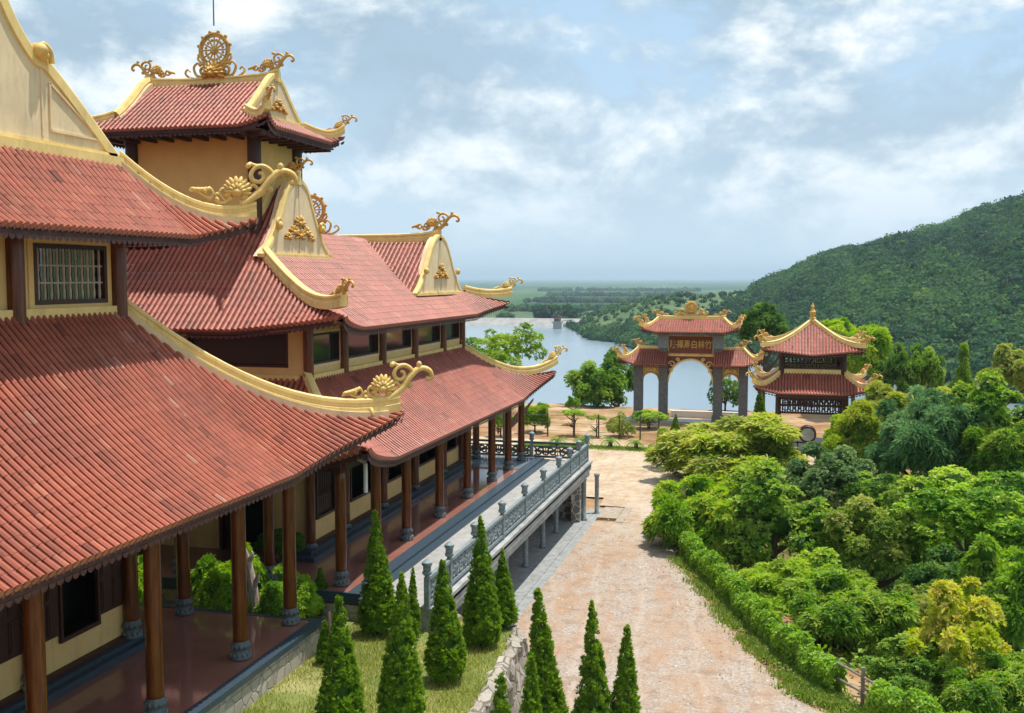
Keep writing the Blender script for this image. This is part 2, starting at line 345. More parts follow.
def horn_mesh():
    nm=NM();_t=nm.tube
    def slim(p,r,n=8,**k): _t(p,[x*.76 for x in r] if hasattr(r,'__len__') else r*.76,n,**k)
    nm.tube=slim
    nm.tube(smooth_path(st([(-.35,-.10),(-.1,.0),(.12,.14),(.26,.34),(.40,.50),(.56,.61),(.74,.61),(.87,.53),(.91,.40),(.83,.33),(.77,.39)])),[.13,.12,.11,.09,.07,.05],8)
    nm.tube(smooth_path(st([(.40,.48),(.34,.62),(.18,.71),(0,.68),(-.10,.55),(-.06,.40),(.07,.35),(.17,.43),(.15,.54),(.07,.55)])),[.07,.075,.07,.06,.05],8)
    nm.tube(smooth_path(st([(.12,.70),(-.02,.73),(-.13,.80),(-.17,.74)])),[.06,.05,.06],8)
    nm.ell((-.15,0,.76),(.07,.07,.07));nm.ell((.57,0,.72),(.075,.07,.09));nm.tube(st([(.55,.60),(.57,.72)]),.05,6)
    nm.tube(smooth_path(st([(.1,.1),(.02,.22),(-.08,.3),(-.16,.2)])),.055,8)
    lotus(nm,(-.44,0,.20),.36)
    nm.tube(smooth_path(st([(-.62,-.02),(-.78,.05),(-.9,.16),(-.84,.26),(-.72,.28),(-.62,.22)])),[.06,.06,.05],8)
    nm.tube(smooth_path(st([(-.7,-.03),(-.95,-.04),(-1.05,.06),(-1.0,.16),(-.92,.12)])),[.06,.05,.045],8)
    nm.tube(smooth_path(st([(-1.9,.06),(-1.6,.10),(-1.35,.03),(-1.2,.04),(-1.12,.14),(-1.2,.24),(-1.29,.19)])),[.03,.06,.06,.05],8)
    for k in range(5):
        a=.5+.25*k;nm.ell((-1.75+.11*k,0,.13+.02*k),(.14,.06,.05),[[math.cos(a*.4),0,-math.sin(a*.4)],[0,1,0],[math.sin(a*.4),0,math.cos(a*.4)]])
    for s,t in ((-1.4,.16),(-.25,.06),(-.6,.06),(.3,.2),(-1.0,.02)): nm.ell((s,0,t),(.1,.07,.08))
    for v in nm.V:
        v[:,0]=np.where(v[:,0]<-.6,-.6+(v[:,0]+.6)*.66,v[:,0])
    me=nm.mesh('horn_ornament',True);return me
HORN=horn_mesh()
def ornament(parent,p,d,sc,m,name='horn_ornament',path=None):
    """p: foot point in the world, d: heading (dx,dy), path: the ridge line the scrolls rest on"""
    me=HORN
    if path is not None:
        me=HORN.copy();co=np.zeros(len(me.vertices)*3);me.vertices.foreach_get('co',co);co=co.reshape(-1,3)
        P=np.array(path);ds=np.linalg.norm((P[-1]-P)[:,:2],axis=1)[::-1];zs=(P[:,2]-P[-1][2])[::-1]
        sl=float((P[-1][2]-P[-4][2])/(np.linalg.norm((P[-1]-P[-4])[:2])+1e-6))
        back=np.clip(-co[:,0]*sc,0,None);co[:,2]+=np.interp(back,ds,zs)/sc;me.vertices.foreach_set('co',co.ravel());me.update()
    o=link(name,me,parent,Vector(p)-wloc(parent),math.atan2(d[1],d[0]));o.scale=(sc,sc*1.1,sc)
    if not o.data.materials: o.data.materials.append(m)
    o.material_slots[0].link='OBJECT';o.material_slots[0].material=m
    return o
def relief_mesh():
    nm=NM()   # spray of gilded leaves in the y/z plane, standing out along x
    for (y,z,r) in ((0,.55,.42),(-.42,.15,.36),(.42,.15,.36),(0,0,.40),(-.8,-.12,.26),(.8,-.12,.26)):
        for k in range(7):
            a=-.3+(PI+.6)*k/6+random.uniform(-.15,.15);d=(math.cos(a),math.sin(a))
            R=[[1,0,0],[0,d[0],-d[1]],[0,d[1],d[0]]]
            nm.ell((.03,y+d[0]*r*.55,z+d[1]*r*.55),(.05+.02*(k%2),r*.42,r*.17),R,6,5)
        nm.ell((.06,y,z),(.07,r*.25,r*.25))
    return nm.mesh('gilded_relief',True)
RELIEF=relief_mesh()
def relief(parent,p,sc,m,rz=0):
    o=link('gilded_relief',RELIEF,parent,Vector(p)-wloc(parent),rz);o.scale=(1,sc*1.25,sc*.85)
    if not o.data.materials: o.data.materials.append(m)
    return o
def wheel(parent,c,R,m,rod=0,axis='x'):
    nm=NM();n=40
    def f(a,b,k=0): return (c[0]+a,c[1]+k,c[2]+b)
    for rr,w in ((R,.075),(R*.84,.05)):
        nm.tube([f(rr*math.cos(t),rr*math.sin(t)) for t in np.linspace(0,2*PI,n+1)],w*R*1.25,8)
    for k in range(12):
        t=k*PI/6;nm.tube([f(.2*R*math.cos(t),.2*R*math.sin(t)),f(R*.98*math.cos(t),R*.98*math.sin(t))],.055*R,6)
        t+=PI/12
        nm.ell(f(R*1.12*math.cos(t),R*1.12*math.sin(t)),(.12*R,.1*R,.12*R));nm.ell(f(R*.6*math.cos(t),R*.6*math.sin(t)),(.1*R,.06*R,.1*R))
    nm.ell(f(0,0),(.3*R,.16*R,.3*R),None,12,8)
    o=part('dharma_wheel',nm,m,parent,True)
    nm=NM();lotus(nm,f(0,-R*1.5,-.14*R),R*.82,1.0)
    for s in (-1,1):
        nm.tube(smooth_path([f(s*x*R,z*R) for x,z in ((.35,-1.7),(.8,-1.55),(1.0,-1.2),(.75,-1.0),(.62,-1.2),(.8,-1.32))]),[.1*R,.09*R,.06*R],8)
        nm.tube(smooth_path([f(s*x*R,z*R) for x,z in ((.9,-1.65),(1.3,-1.45),(1.45,-1.0),(1.2,-.75),(1.0,-.95))]),[.1*R,.08*R,.06*R],8)
        nm.tube(smooth_path([f(s*x*R,z*R) for x,z in ((1.25,-1.72),(1.75,-1.6),(2.05,-1.35),(1.9,-1.1),(1.7,-1.25))]),[.08*R,.07*R,.05*R],8)
        nm.ell(f(s*.98*R,-.82*R),(.13*R,.1*R,.13*R));nm.tube(smooth_path([f(s*x*R,z*R) for x,z in ((.55,-1.05),(.9,-.75),(1.15,-.5),(1.05,-.3))]),.07*R,6)
    nm.box(c[0]-R*1.6,c[1]-.12*R,c[2]-R*1.95,c[0]+R*1.6,c[1]+.12*R,c[2]-R*1.68)
    part('scroll_base',nm,m,o,True)
    return o
# ------------------------------------------------------------------ building helpers
def wmap(axis,pos):
    if axis=='y': return lambda a,z,d:(pos-d,a,z)      # wall runs along y, outer face looks to +x
    return lambda a,z,d:(a,pos+d,z)                    # wall runs along x, outer face looks to -y
def wbox(nm,f,a0,a1,z0,z1,d0,d1):
    nm.hexa([f(a0,z0,d0),f(a1,z0,d0),f(a1,z0,d1),f(a0,z0,d1),f(a0,z1,d0),f(a1,z1,d0),f(a1,z1,d1),f(a0,z1,d1)])
def wall(nm,axis,pos,a0,a1,z0,z1,opens=(),th=.25):
    f=wmap(axis,pos);x=a0
    for (oa,ob,oz0,oz1) in sorted(opens):
        if oa>x: wbox(nm,f,x,oa,z0,z1,0,th)
        if oz0>z0: wbox(nm,f,oa,ob,z0,oz0,0,th)
        if oz1<z1: wbox(nm,f,oa,ob,oz1,z1,0,th)
        x=ob
    if x<a1: wbox(nm,f,x,a1,z0,z1,0,th)
def window(parent,axis,pos,a0,a1,z0,z1,fw=.09,fm='darkwood',bars=0,grille=None,surround=0,sm='dado',hbars=0,pm='glass'):
    f=wmap(axis,pos);nm=NM()
    for (b0,b1,y0,y1) in ((a0,a1,z1-fw,z1),(a0,a1,z0,z0+fw),(a0,a0+fw,z0+fw,z1-fw),(a1-fw,a1,z0+fw,z1-fw)): wbox(nm,f,b0,b1,y0,y1,-.035,.16)
    w=part('window',nm,M[fm],parent)
    nm=NM();wbox(nm,f,a0+fw,a1-fw,z0+fw,z1-fw,.12,.14);part('pane',nm,M[pm],w)
    if bars:
        nm=NM()
        for k in range(bars):
            a=a0+fw+(a1-a0-2*fw)*(k+.5)/bars
            prof=[];H=z1-z0-2*fw
            for t in np.linspace(0,1,13): prof.append((.026+.012*abs(math.sin(t*PI*4)),t*H))
            nm.lathe(prof,f(a,z0+fw,.05),8)
        for k in range(hbars): wbox(nm,f,a0+fw,a1-fw,z0+fw+(z1-z0-2*fw)*(k+1)/(hbars+1)-.018,z0+fw+(z1-z0-2*fw)*(k+1)/(hbars+1)+.018,.03,.07)
        part('window_bars',nm,M[grille or 'darkwood'],w,True)
    if surround:
        nm=NM();s=surround
        for (b0,b1,y0,y1) in ((a0-s,a1+s,z1,z1+s),(a0-s,a1+s,z0-s,z0),(a0-s,a0,z0,z1),(a1,a1+s,z0,z1)): wbox(nm,f,b0,b1,y0,y1,-.022,.02)
        part('surround',nm,M[sm],w)
    return w
def shutter(parent,axis,pos,a0,a1,z0,z1,name='shutter'):
    f=wmap(axis,pos);nm=NM();wbox(nm,f,a0,a1,z0,z1,-.05,.0)
    n=2 if a1-a0<.9 else 3
    for k in range(n):
        b0=a0+(a1-a0)*k/n+.05;b1=a0+(a1-a0)*(k+1)/n-.05
        for (c0,c1) in ((z0+.08,z0+(z1-z0)*.42),(z0+(z1-z0)*.47,z1-.08)):
            wbox(nm,f,b0,b1,c0,c1,-.07,-.05);wbox(nm,f,b0+.05,b1-.05,c0+.05,c1-.05,-.085,-.07)
    return part(name,nm,M['darkwood'],parent)
def column_meshes(h,r=.19):
    nm=NM();prof=[(r*.98,.40),(r,.5)]+[(r*(1.0-.05*t),.5+(h-.5)*t) for t in np.linspace(.1,1,6)]
    nm.lathe(prof,n=20);sh=nm.mesh('column',True);sh.materials.append(M['wood'])
    nm=NM();R=r*1.12
    nm.lathe([(R*1.25,0),(R*1.28,.04),(R*1.12,.10),(R*.86,.17),(R*.80,.21),(R*1.0,.25),(R*1.1,.30),(R*1.08,.36),(R*.9,.41),(r*1.02,.43)],n=20);
    for k in range(12):
        t=k*PI/6;nm.ell((R*1.02*math.cos(t),R*1.02*math.sin(t),.31),(.04,.04,.06))
        nm.ell((R*1.08*math.cos(t+.26),R*1.08*math.sin(t+.26),.10),(.045,.045,.06))
    b=nm.mesh('column_base',True);b.materials.append(M['basestone']);return sh,b
def column(parent,cm,p):
    o=link('column',cm[0],parent,Vector(p)-wloc(parent));link('column_base',cm[1],o);return o
def gable(parent,axis_x,half,z0,yc,th=.35,panel=None,rs=1.0,sgn=1):
    """curved gable in the plane x=axis_x; half = [(dy,z)...] from the foot up to the top on one side"""
    L=[(yc-a,z) for a,z in half];R=[(yc+a,z) for a,z in reversed(half)]
    poly=L+[p for p in R if p not in L]
    nm=NM();nm.prism(poly,lambda a,b,k:(axis_x-k,a,b),th);g=part('gable',nm,M['cream'],parent)
    nm=NM()
    for side in (-1,1):
        pts=[(axis_x,yc+side*a,z) for a,z in half];P=smooth_path(pts,5)
        prof=[(.05*rs,-.10*rs),(.05*rs,.10*rs),(.01,.16*rs),(-.16,.16*rs),(-.20,.12*rs),(-.20,-.05),(-.02,-.12*rs)]
        P=np.array(P);m=len(P);tg=np.gradient(P,axis=0);V=[]
        for i in range(m):
            t=tg[i]/np.linalg.norm(tg[i]);nn=np.array([0,-t[2]*1.0,t[1]]);nn*=np.sign(nn[2]+1e-9) if abs(nn[2])>1e-3 else 1
            if nn[1]*side<0 and abs(nn[2])<.3: nn=-nn
            V.append([P[i]+np.array([a,0,0])+nn*b for a,b in prof])
        V=np.concatenate(V);n=len(prof)
        q=[(i*n+j,i*n+(j+1)%n,(i+1)*n+(j+1)%n,(i+1)*n+j) for i in range(m-1) for j in range(n)]
        nm.add(V,q,[(0,j+1,j) for j in range(1,n-1)]+[((m-1)*n,(m-1)*n+j,(m-1)*n+j+1) for j in range(1,n-1)])
    a0=half[0][0]
    nm.box(axis_x-.2,yc-a0-.05,z0-.10*rs,axis_x+.12*rs,yc+a0+.05,z0+.10*rs)
    nm.box(axis_x-.2,yc-a0+.12,z0+.10*rs,axis_x+.05*rs,yc+a0-.12,z0+.17*rs)
    part('gable_trim',nm,M['trim'],g)
    return g
def hip_beam(parent,F,side,w=.26,h=.42,ext=0,lift=.25,name='hip_ridge',m='trim',n=18):
    P=F.hip(side,n,ext,lift);nm=NM();nm.sweep(ridge_prof(w,h),P);o=part(name,nm,M[m],parent);return P,o
def tip_dir(P): d=P[-1]-P[-3];return d[:2]/np.linalg.norm(d[:2])
# ------------------------------------------------------------------ main hall (nearest)
hall=thing('temple_hall','large two tier ochre temple hall nearest on the left, with a barred upper window','temple hall',(-20,13,0))
YC=13.0
cm1=column_meshes(4.75,.182)
ys1=[24.5,21.9,18.4,14.9,11.1,7.6,4.1,1.5]
F1=Face((-15.8,YC,0),(0,1,0),(1,0,0),8.46,4.50,4.6,.30,(-9.1,-13.02),(9.1,13.02),1.0,.17)
F1n=Face((-22,22.1,0),(1,0,0),(0,1,0),8.46,4.50,3.92,.30,None,(6.2,10.8),1.0,.17)
F1s=Face((-22,3.9,0),(1,0,0),(0,-1,0),8.46,4.50,3.92,.30,None,(6.2,10.8),1.0,.17)
nm=NM();rw,sp=F1.rows(.19);tiles(nm,F1,rw,sp,seg=.27,K=6)
rw,sp=F1n.rows(.22,span=(-11,0));tiles(nm,F1n,rw,sp,seg=.35)
rw,sp=F1s.rows(.22,span=(-11,0));tiles(nm,F1s,rw,sp,seg=.35)
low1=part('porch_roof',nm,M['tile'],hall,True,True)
nm=NM();soffit(nm,F1,-13.4,13.4,60);soffit(nm,F1n,-11,11,40);soffit(nm,F1s,-11,11,30);part('eave_board',nm,M['soffit'],low1)
P,_=hip_beam(low1,F1,'r',.22,.36,.02,.1);nm=NM();nm.sweep([(-.22,-.2),(.22,-.2),(.22,.06),(-.22,.06)],F1.hip('r',18,-.04,.0));part('hip_skirting',nm,M['cream'],low1)
ornament(low1,P[-1]+np.array([-.02,-.02,.36]),tip_dir(P),1.1,M['creamgold'],path=P)
P,_=hip_beam(low1,F1,'l',.22,.36,.02,.1);ornament(low1,P[-1]+np.array([0,0,.30]),tip_dir(P),1.1,M['creamgold'],path=P)
# upper roof
F1u=Face((-16.0,YC,0),(0,1,0),(1,0,0),12.05,10.2,2.0,.25,(-9.5,-11.02),(9.5,11.02),.52,.25)
F1un=Face((-22,22.5,0),(1,0,0),(0,1,0),12.05,10.2,1.52,.25,None,(6.0,8.0),.52,.25)
F1us=Face((-22,3.5,0),(1,0,0),(0,-1,0),12.05,10.2,1.52,.25,None,(6.0,8.0),.52,.25)
nm=NM();rw,sp=F1u.rows(.19);tiles(nm,F1u,rw,sp,seg=.27,K=6)
rw,sp=F1un.rows(.22,span=(-8,0));tiles(nm,F1un,rw,sp,seg=.35);rw,sp=F1us.rows(.22,span=(-8,0));tiles(nm,F1us,rw,sp,seg=.35)
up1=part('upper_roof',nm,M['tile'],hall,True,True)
nm=NM();soffit(nm,F1u,-11.6,11.6,50,fas=.24);soffit(nm,F1un,-8,8.4,30,fas=.24);soffit(nm,F1us,-8,8.4,30,fas=.24);part('eave_board',nm,M['soffit'],up1)
for side in 'rl':
    P,_=hip_beam(up1,F1u,side,.20,.32,.06,.05)
    nm=NM();nm.sweep([(-.2,-.2),(.2,-.2),(.2,.05),(-.2,.05)],F1u.hip(side,18,-.03,.0));part('hip_skirting',nm,M['cream'],up1)
    ornament(up1,P[-1]+np.array([0,0,.42]),tip_dir(P),1.14,M['creamgold'],path=P)
half=[(9.45,12.0),(8.2,12.98),(7.0,13.85),(6.6,13.98),(6.25,14.25),(5.75,14.85),(5.1,16.0),(4.1,18.0),(2.8,20.2),(1.6,21.8),(0,22.4)]
g=gable(hall,-16.0,half,12.05,YC,.4,rs=1.15)
rx=-16.0
for s in (-1,1):                                     # moulded triangular side panels, the step joint and the scroll knob
    nm=NM()
    def fm(a,b,k): return (rx+.03-k,YC+s*a,b)
    nm.prism([(6.72,12.35),(6.78,12.35),(6.78,13.85),(6.72,13.92)],fm,.06)
    tri=[(7.0,12.5),(8.75,12.5),(7.0,13.55)]
    for i in range(3):
        a,b=tri[i],tri[(i+1)%3];nm.bar((rx+.015,YC+s*a[0],a[1]),(rx+.015,YC+s*b[0],b[1]),.06,.05)
    part('panel_moulding',nm,M['cream'],g)
for s in (-1,1):
    nm=NM();c=(rx+.05,YC+s*6.62,14.18);nm.ell(c,(.26,.16,.17),None,10,8);nm.ell((c[0],c[1]+s*.10,c[2]-.10),(.22,.12,.12),None,10,8)
    nm.tube(smooth_path([(rx+.15,YC+s*6.95,13.95),(rx+.15,YC+s*6.88,14.2),(rx+.15,YC+s*6.7,14.32),(rx+.15,YC+s*6.6,14.2)]),.07,8)
    part('scroll_knob',nm,M['creamgold'],g,True)
relief(g,(rx+.03,YC,14.2),4.0,M['gold'])
# main gabled roof body behind the gable (seen only from the sides)
nm=NM();pl=[(YC-a,z-.12) for a,z in half]+[(YC+a,z-.12) for a,z in reversed(half[:-1])]
nm.prism(pl,lambda a,b,k:(-16.42-k,a,b),13);part('roof_body',nm,M['tile_far'],up1)
# upper storey
nm=NM();op=[(b+.55,a-.45,8.61,9.96) for a,b in zip(ys1[1:-1],ys1[2:-1])];op=[(min(o[0],o[1]),max(o[0],o[1]),o[2],o[3]) for o in op]
op=[(19.05,21.55,8.61,9.96),(15.45,17.85,8.61,9.96),(11.65,14.3,8.61,9.96),(8.15,10.5,8.61,9.96),(4.65,7.0,8.61,9.96)]
wall(nm,'y',-15.8,4.1,21.95,6.5,10.75,op,.3);wall(nm,'x',4.1,-31,-16.1,6.5,10.75);nm.box(-31,21.65,6.5,-16.1,21.95,10.75);nm.box(-31.3,4.1,-.7,-31,21.95,10.75)
part('upper_wall',nm,M['wall'],hall)
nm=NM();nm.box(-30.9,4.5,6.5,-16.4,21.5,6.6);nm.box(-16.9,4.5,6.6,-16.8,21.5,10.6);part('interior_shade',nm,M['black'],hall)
for o in op:
    w=window(hall,'y',-15.8,*o,.10,'darkwood',11,'palewood',.17,'dado',2)
nm=NM();nm.box(-15.78,4.1,8.30,-15.66,22.0,8.53);part('sill_band',nm,M['trim'],hall)
nm=NM()
for y in ys1[1:-1]: nm.box(-15.9,y-.17,8.3,-15.62,y+.17,10.9) if False else None
for y in ys1[1:-1]:
    nm=NM();nm.lathe([(.19,0),(.19,2.55)],(-15.72,y+.02,8.25),18);part('pillar',nm,M['wood'],hall,True)
# ground floor
op=[]
for a,b in zip(ys1[2:-1],ys1[1:-2]):
    m_=(a+b)/2;op.append((m_-.62,m_+.62,1.02,3.0))
nm=NM();wall(nm,'y',-15.8,4.1,21.9,0,6.4,op,.3);nm.box(-31,21.6,0,-16.1,21.9,6.4);wall(nm,'x',4.1,-31,-16.1,0,6.4)
part('ground_wall',nm,M['dado'],hall)
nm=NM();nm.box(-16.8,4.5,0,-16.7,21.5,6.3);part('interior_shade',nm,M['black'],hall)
for o in op:
    f=wmap('y',-15.8);nm=NM()
    for b in ((o[0]-.08,o[1]+.08,o[2]-.1,o[2]),(o[0]-.08,o[1]+.08,o[3],o[3]+.1),(o[0]-.08,o[0],o[2],o[3]),(o[1],o[1]+.08,o[2],o[3])): wbox(nm,f,*b,-.09,.34)
    w=part('window',nm,M['darkwood'],hall)
    sh=shutter(w,'y',-15.8,o[0]-.98,o[0]-.10,1.12,3.05);shutter(w,'y',-15.8,o[1]+.10,o[1]+.98,1.12,3.05)
nm=NM();nm.box(-16.0,3.6,.01,-15.25,22.55,.16);nm.box(-15.9,3.7,.16,-15.45,22.4,.26);part('wall_plinth',nm,M['granite'],hall)
nm=NM();nm.box(-15.79,4.1,.262,-15.6,22.2,.34);part('plinth_board',nm,M['darkwood'],hall)
for y in ys1:
    column(hall,cm1,(-12.6,y,0.012))
for y in ys1[1:-1]: column(hall,cm1,(-15.62,y,.262))
for x in (-15.8,-19.0,-22.5,-26,-29.5):
    column(hall,cm1,(x,24.5,.012));column(hall,cm1,(x,1.5,.012))
nm=NM();nm.box(-33,.65,-.28,-12.16,24.80,.0);part('porch_floor',nm,M['floor'],hall)
nm=NM();nm.box(-12.16,.65,-.13,-11.86,24.95,.012);nm.box(-33,24.80,-.13,-12.16,24.95,.012);part('granite_kerb',nm,M['granite'],hall)
nm=NM();nm.box(-12.159,.66,-.28,-11.95,24.87,-.135);nm.box(-33,.7,-1.3,-11.93,24.88,-.285);part('stone_footing',nm,M['rubble'],hall)
nm=NM();nm.box(-12.75,.5,4.35,-12.45,25.2,4.62);nm.box(-31,24.4,4.35,-12.75,24.66,4.6);part('porch_beam',nm,M['darkwood'],hall)
# ------------------------------------------------------------------ second hall with its turret
h2=thing('temple_hall','long ochre temple hall with a square turret behind the nearest hall, beside the terrace','temple hall',(-22,39,0))
YM=39.05
F2=Face((-15.1,YM,0),(0,1,0),(1,0,0),5.95,3.42,3.15,.2,(-8.25,-11.75),(8.25,11.75),.92,.17)
F2s=Face((-22,30.8,0),(1,0,0),(0,-1,0),5.95,3.42,3.5,.2,None,(6.9,10.05),.92,.17)
F2n=Face((-22,47.3,0),(1,0,0),(0,1,0),5.95,3.42,3.5,.2,None,(6.9,10.05),.92,.17)
nm=NM();rw,sp=F2.rows(.21);tiles(nm,F2,rw,sp,seg=.28)
rw,sp=F2s.rows(.21,span=(-9,0));tiles(nm,F2s,rw,sp,seg=.3);rw,sp=F2n.rows(.22,span=(-9,0));tiles(nm,F2n,rw,sp,seg=.4,K=4)
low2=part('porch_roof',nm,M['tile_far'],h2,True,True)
nm=NM();soffit(nm,F2,-12.2,12.2,50);soffit(nm,F2s,-9,10.5,36);soffit(nm,F2n,-9,10.5,36);part('eave_board',nm,M['soffit'],low2)
for side in 'rl':
    P,_=hip_beam(low2,F2,side,.22,.30,.05,.38);ornament(low2,P[-1]+np.array([0,0,.24]),tip_dir(P),.72,M['creamgold'],path=P)
cm2=column_meshes(3.75,.172)
ys2=[28.05,30.8,33.6,37.2,40.8,44.55,47.4,49.95]
for y in ys2: column(h2,cm2,(-12.72,y,.012))
for y in ys2[1:-1]: column(h2,cm2,(-15.05,y,.012))
for x in (-15.1,-18.2,-21.5,-25): column(h2,cm2,(x,28.05,.012));column(h2,cm2,(x,49.95,.012))
nm=NM();nm.box(-12.85,27.8,3.45,-12.6,50.2,3.7);nm.box(-28,27.9,3.45,-12.85,28.2,3.68);part('porch_beam',nm,M['darkwood'],h2)
op=[(ys2[i]+.75,ys2[i+1]-.75,1.15,3.0) for i in range(1,6)]
nm=NM();wall(nm,'y',-15.2,30.8,47.3,0,6.0,op,.3)
dx=[(-18.3,-16.5,0,2.9),(-23.5,-21.5,0,2.9)]
wall(nm,'x',30.8,-29,-15.5,0,6.0,dx,.3);nm.box(-29,47.0,0,-15.5,47.3,6.0);nm.box(-29.3,30.8,-.7,-29,47.3,6.0)
part('ground_wall',nm,M['dado'],h2)
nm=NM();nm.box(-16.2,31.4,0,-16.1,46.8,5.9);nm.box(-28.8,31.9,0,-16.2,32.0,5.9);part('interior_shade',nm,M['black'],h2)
for i,o in enumerate(op):
    f=wmap('y',-15.2);nm=NM()
    for b in ((o[0]-.08,o[1]+.08,o[2]-.1,o[2]),(o[0]-.08,o[1]+.08,o[3],o[3]+.1),(o[0]-.08,o[0],o[2],o[3]),(o[1],o[1]+.08,o[2],o[3])): wbox(nm,f,*b,-.09,.34)
    w=part('window',nm,M['darkwood'],h2)
    if i==0:
        nm=NM();n=9
        for k in range(n):
            a=o[0]+(o[1]-o[0])*(k+.5)/n;nm.lathe([(.035,0),(.05,.5),(.03,.7),(.05,1.0),(.035,1.85)],f(a,o[2],.05),8)
        wbox(nm,f,o[0],o[1],1.15,1.75,.03,.06);part('window_bars',nm,M['darkwood'],w)
        nm=NM();wbox(nm,f,o[0]+.05,o[1]-.05,1.8,2.95,.22,.24);part('pane',nm,M['glass'],w)
    else:
        shutter(w,'y',-15.2,o[0]-.60,o[0]-.10,1.1,3.1);shutter(w,'y',-15.2,o[1]+.10,o[1]+.60,1.1,3.1)
        if i==1:
            nm=NM()
            for k in range(10):
                a=o[0]+.03+k*.04;wbox(nm,f,a,a+.045,1.2,2.95,.16+.02*(k%2),.2+.02*(k%2))
            part('curtain',nm,M['white'],w)
for d in dx:
    f=wmap('x',30.8);nm=NM()
    for b in ((d[0]-.1,d[0],0,3.0),(d[1],d[1]+.1,0,3.0),(d[0],d[1],2.9,3.0)): wbox(nm,f,*b,-.08,.2)
    o=part('door_frame',nm,M['darkwood'],h2);nm=NM();wbox(nm,f,d[0],d[0]+.75,.05,2.85,.1,.16);wbox(nm,f,d[0]+.12,d[0]+.62,.4,1.2,.08,.1);wbox(nm,f,d[0]+.12,d[0]+.62,1.4,2.6,.08,.1);part('door',nm,M['darkwood'],o)
nm=NM();nm.box(-15.6,30.0,.01,-14.55,47.6,.15);nm.box(-15.5,30.3,.15,-14.8,47.5,.27);part('wall_plinth',nm,M['granite'],h2)
nm=NM();nm.box(-15.19,30.8,.272,-15.0,47.3,.36);part('plinth_board',nm,M['darkwood'],h2)
nm=NM();nm.box(-29,27.4,-.3,-12.22,47.8,.0);part('porch_floor',nm,M['floor'],h2)
nm=NM();nm.box(-29,47.8,-.3,-12.22,51.1,.0);part('end_floor',nm,M['bluefloor'],h2)
nm=NM();nm.box(-12.22,27.3,-.3,-11.78,51.1,.012);nm.box(-29,27.3,-.3,-12.22,27.4,.012);nm.box(-11.78,27.1,-.35,-11.50,51.1,-.075);part('granite_kerb',nm,M['granite'],h2)
nm=NM();nm.box(-29,27.35,-3.2,-11.9,51.0,-.36);part('stone_footing',nm,M['rubble'],h2)
# clerestory
op=[(ys2[i]+.28,ys2[i+1]-.28,6.32,7.35) for i in range(1,6)]
nm=NM();wall(nm,'y',-15.1,30.8,47.3,5.0,7.95,op,.25);opx=[(-19.5,-15.75,6.25,7.42),(-24,-20.5,6.25,7.42)];wall(nm,'x',30.8,-29,-15.35,5.0,7.95,opx,.25);nm.box(-29,47.05,5.0,-15.35,47.3,7.95)
part('upper_wall',nm,M['wall'],h2)
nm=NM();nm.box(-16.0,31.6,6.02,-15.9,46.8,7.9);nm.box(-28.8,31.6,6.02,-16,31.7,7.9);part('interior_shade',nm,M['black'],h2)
for o in op: window(h2,'y',-15.1,*o,.07,'darkwood',0,None,.10,'cream')
for o in opx: window(h2,'x',30.8,*o,.08,'darkwood',0,None,.12,'wall',pm='darkglass')
for y in ys2[1:-1]:
    nm=NM();nm.lathe([(.17,0),(.17,2.1)],(-15.03,y,5.75),16);part('pillar',nm,M['wood'],h2,True)
nm=NM();nm.lathe([(.15,0),(.15,2.1)],(-19.9,30.75,5.75),16);part('pillar',nm,M['wood'],h2,True)
nm=NM();nm.box(-15.08,30.9,5.78,-14.96,47.2,6.02);nm.box(-29,30.66,5.78,-15.3,30.79,6.02);part('sill_band',nm,M['trim'],h2)
# upper roof: front slope, near slope, far slope, cross gable
tanF=.687
def zF(x): return 7.47+tanF*(-13.7-x)
F3=Face((-17.3,0,0),(0,1,0),(1,0,0),9.95,7.5,3.6,.06,(32.3,29.66),(45.45,48.5),.62,.14)
F3s=Face((0,32.3,0),(1,0,0),(0,-1,0),9.95,7.5,2.63,.1,None,(-17.3,-13.7),.62,.14)
F3n=Face((0,45.45,0),(1,0,0),(0,1,0),9.95,7.5,3.05,.06,None,(-17.3,-13.7),.62,.14)
YB=44.2
def zB(y): return 10.9-.75*abs(YB-y)
rows,sp=F3.rows(.21);rr=[]
for u,a,e in rows:
    if u<32.3: rr.append((u,a,e))
    elif u<37.9: rr.append((u,0,e))
    elif u<40.9: rr.append((u,-1.4,e))
    elif u<47.45:
        xv=-13.7-(zB(u)-7.47)/tanF;wv=xv+17.3
        if u<45.4 and wv>-1.35: rr.append((u,-1.4,wv+.05))
        rr.append((u,max(2.25,a),e))
    else: rr.append((u,a,e))
nm=NM();tiles(nm,F3,[r for r in rr if r[2]>2.4],sp,seg=.3);tiles(nm,F3,[r for r in rr if r[2]<=2.4],sp,seg=.3,eave=False)
rows,sp=F3s.rows(.21,top=lambda u:-2.4 if u<-17.68 else 0,span=(-27,0));tiles(nm,F3s,rows,sp,seg=.3)
rows,sp=F3n.rows(.25,top=0,span=(-27,0));tiles(nm,F3n,rows,sp,seg=.5,K=4)
FB=Face((0,YB,0),(1,0,0),(0,-1,0),10.9,8.5,3.2,0,None,None,0,0)
rows=[];x=-15.38
while x>-22: 
    yv=(10.9-zF(x))/.75; rows.append((x,0,max(.2,yv) if x>-18.6 else .2)); x-=.21
tiles(nm,FB,[r for r in rows if r[2]>.25],.21,seg=.3,eave=False)
FB2=Face((0,YB,0),(1,0,0),(0,1,0),10.9,8.5,3.2,0,None,None,0,0);tiles(nm,FB2,[(x,0,3.25) for x in np.arange(-27,-15.5,.3)],.3,seg=.6,K=4,eave=False)
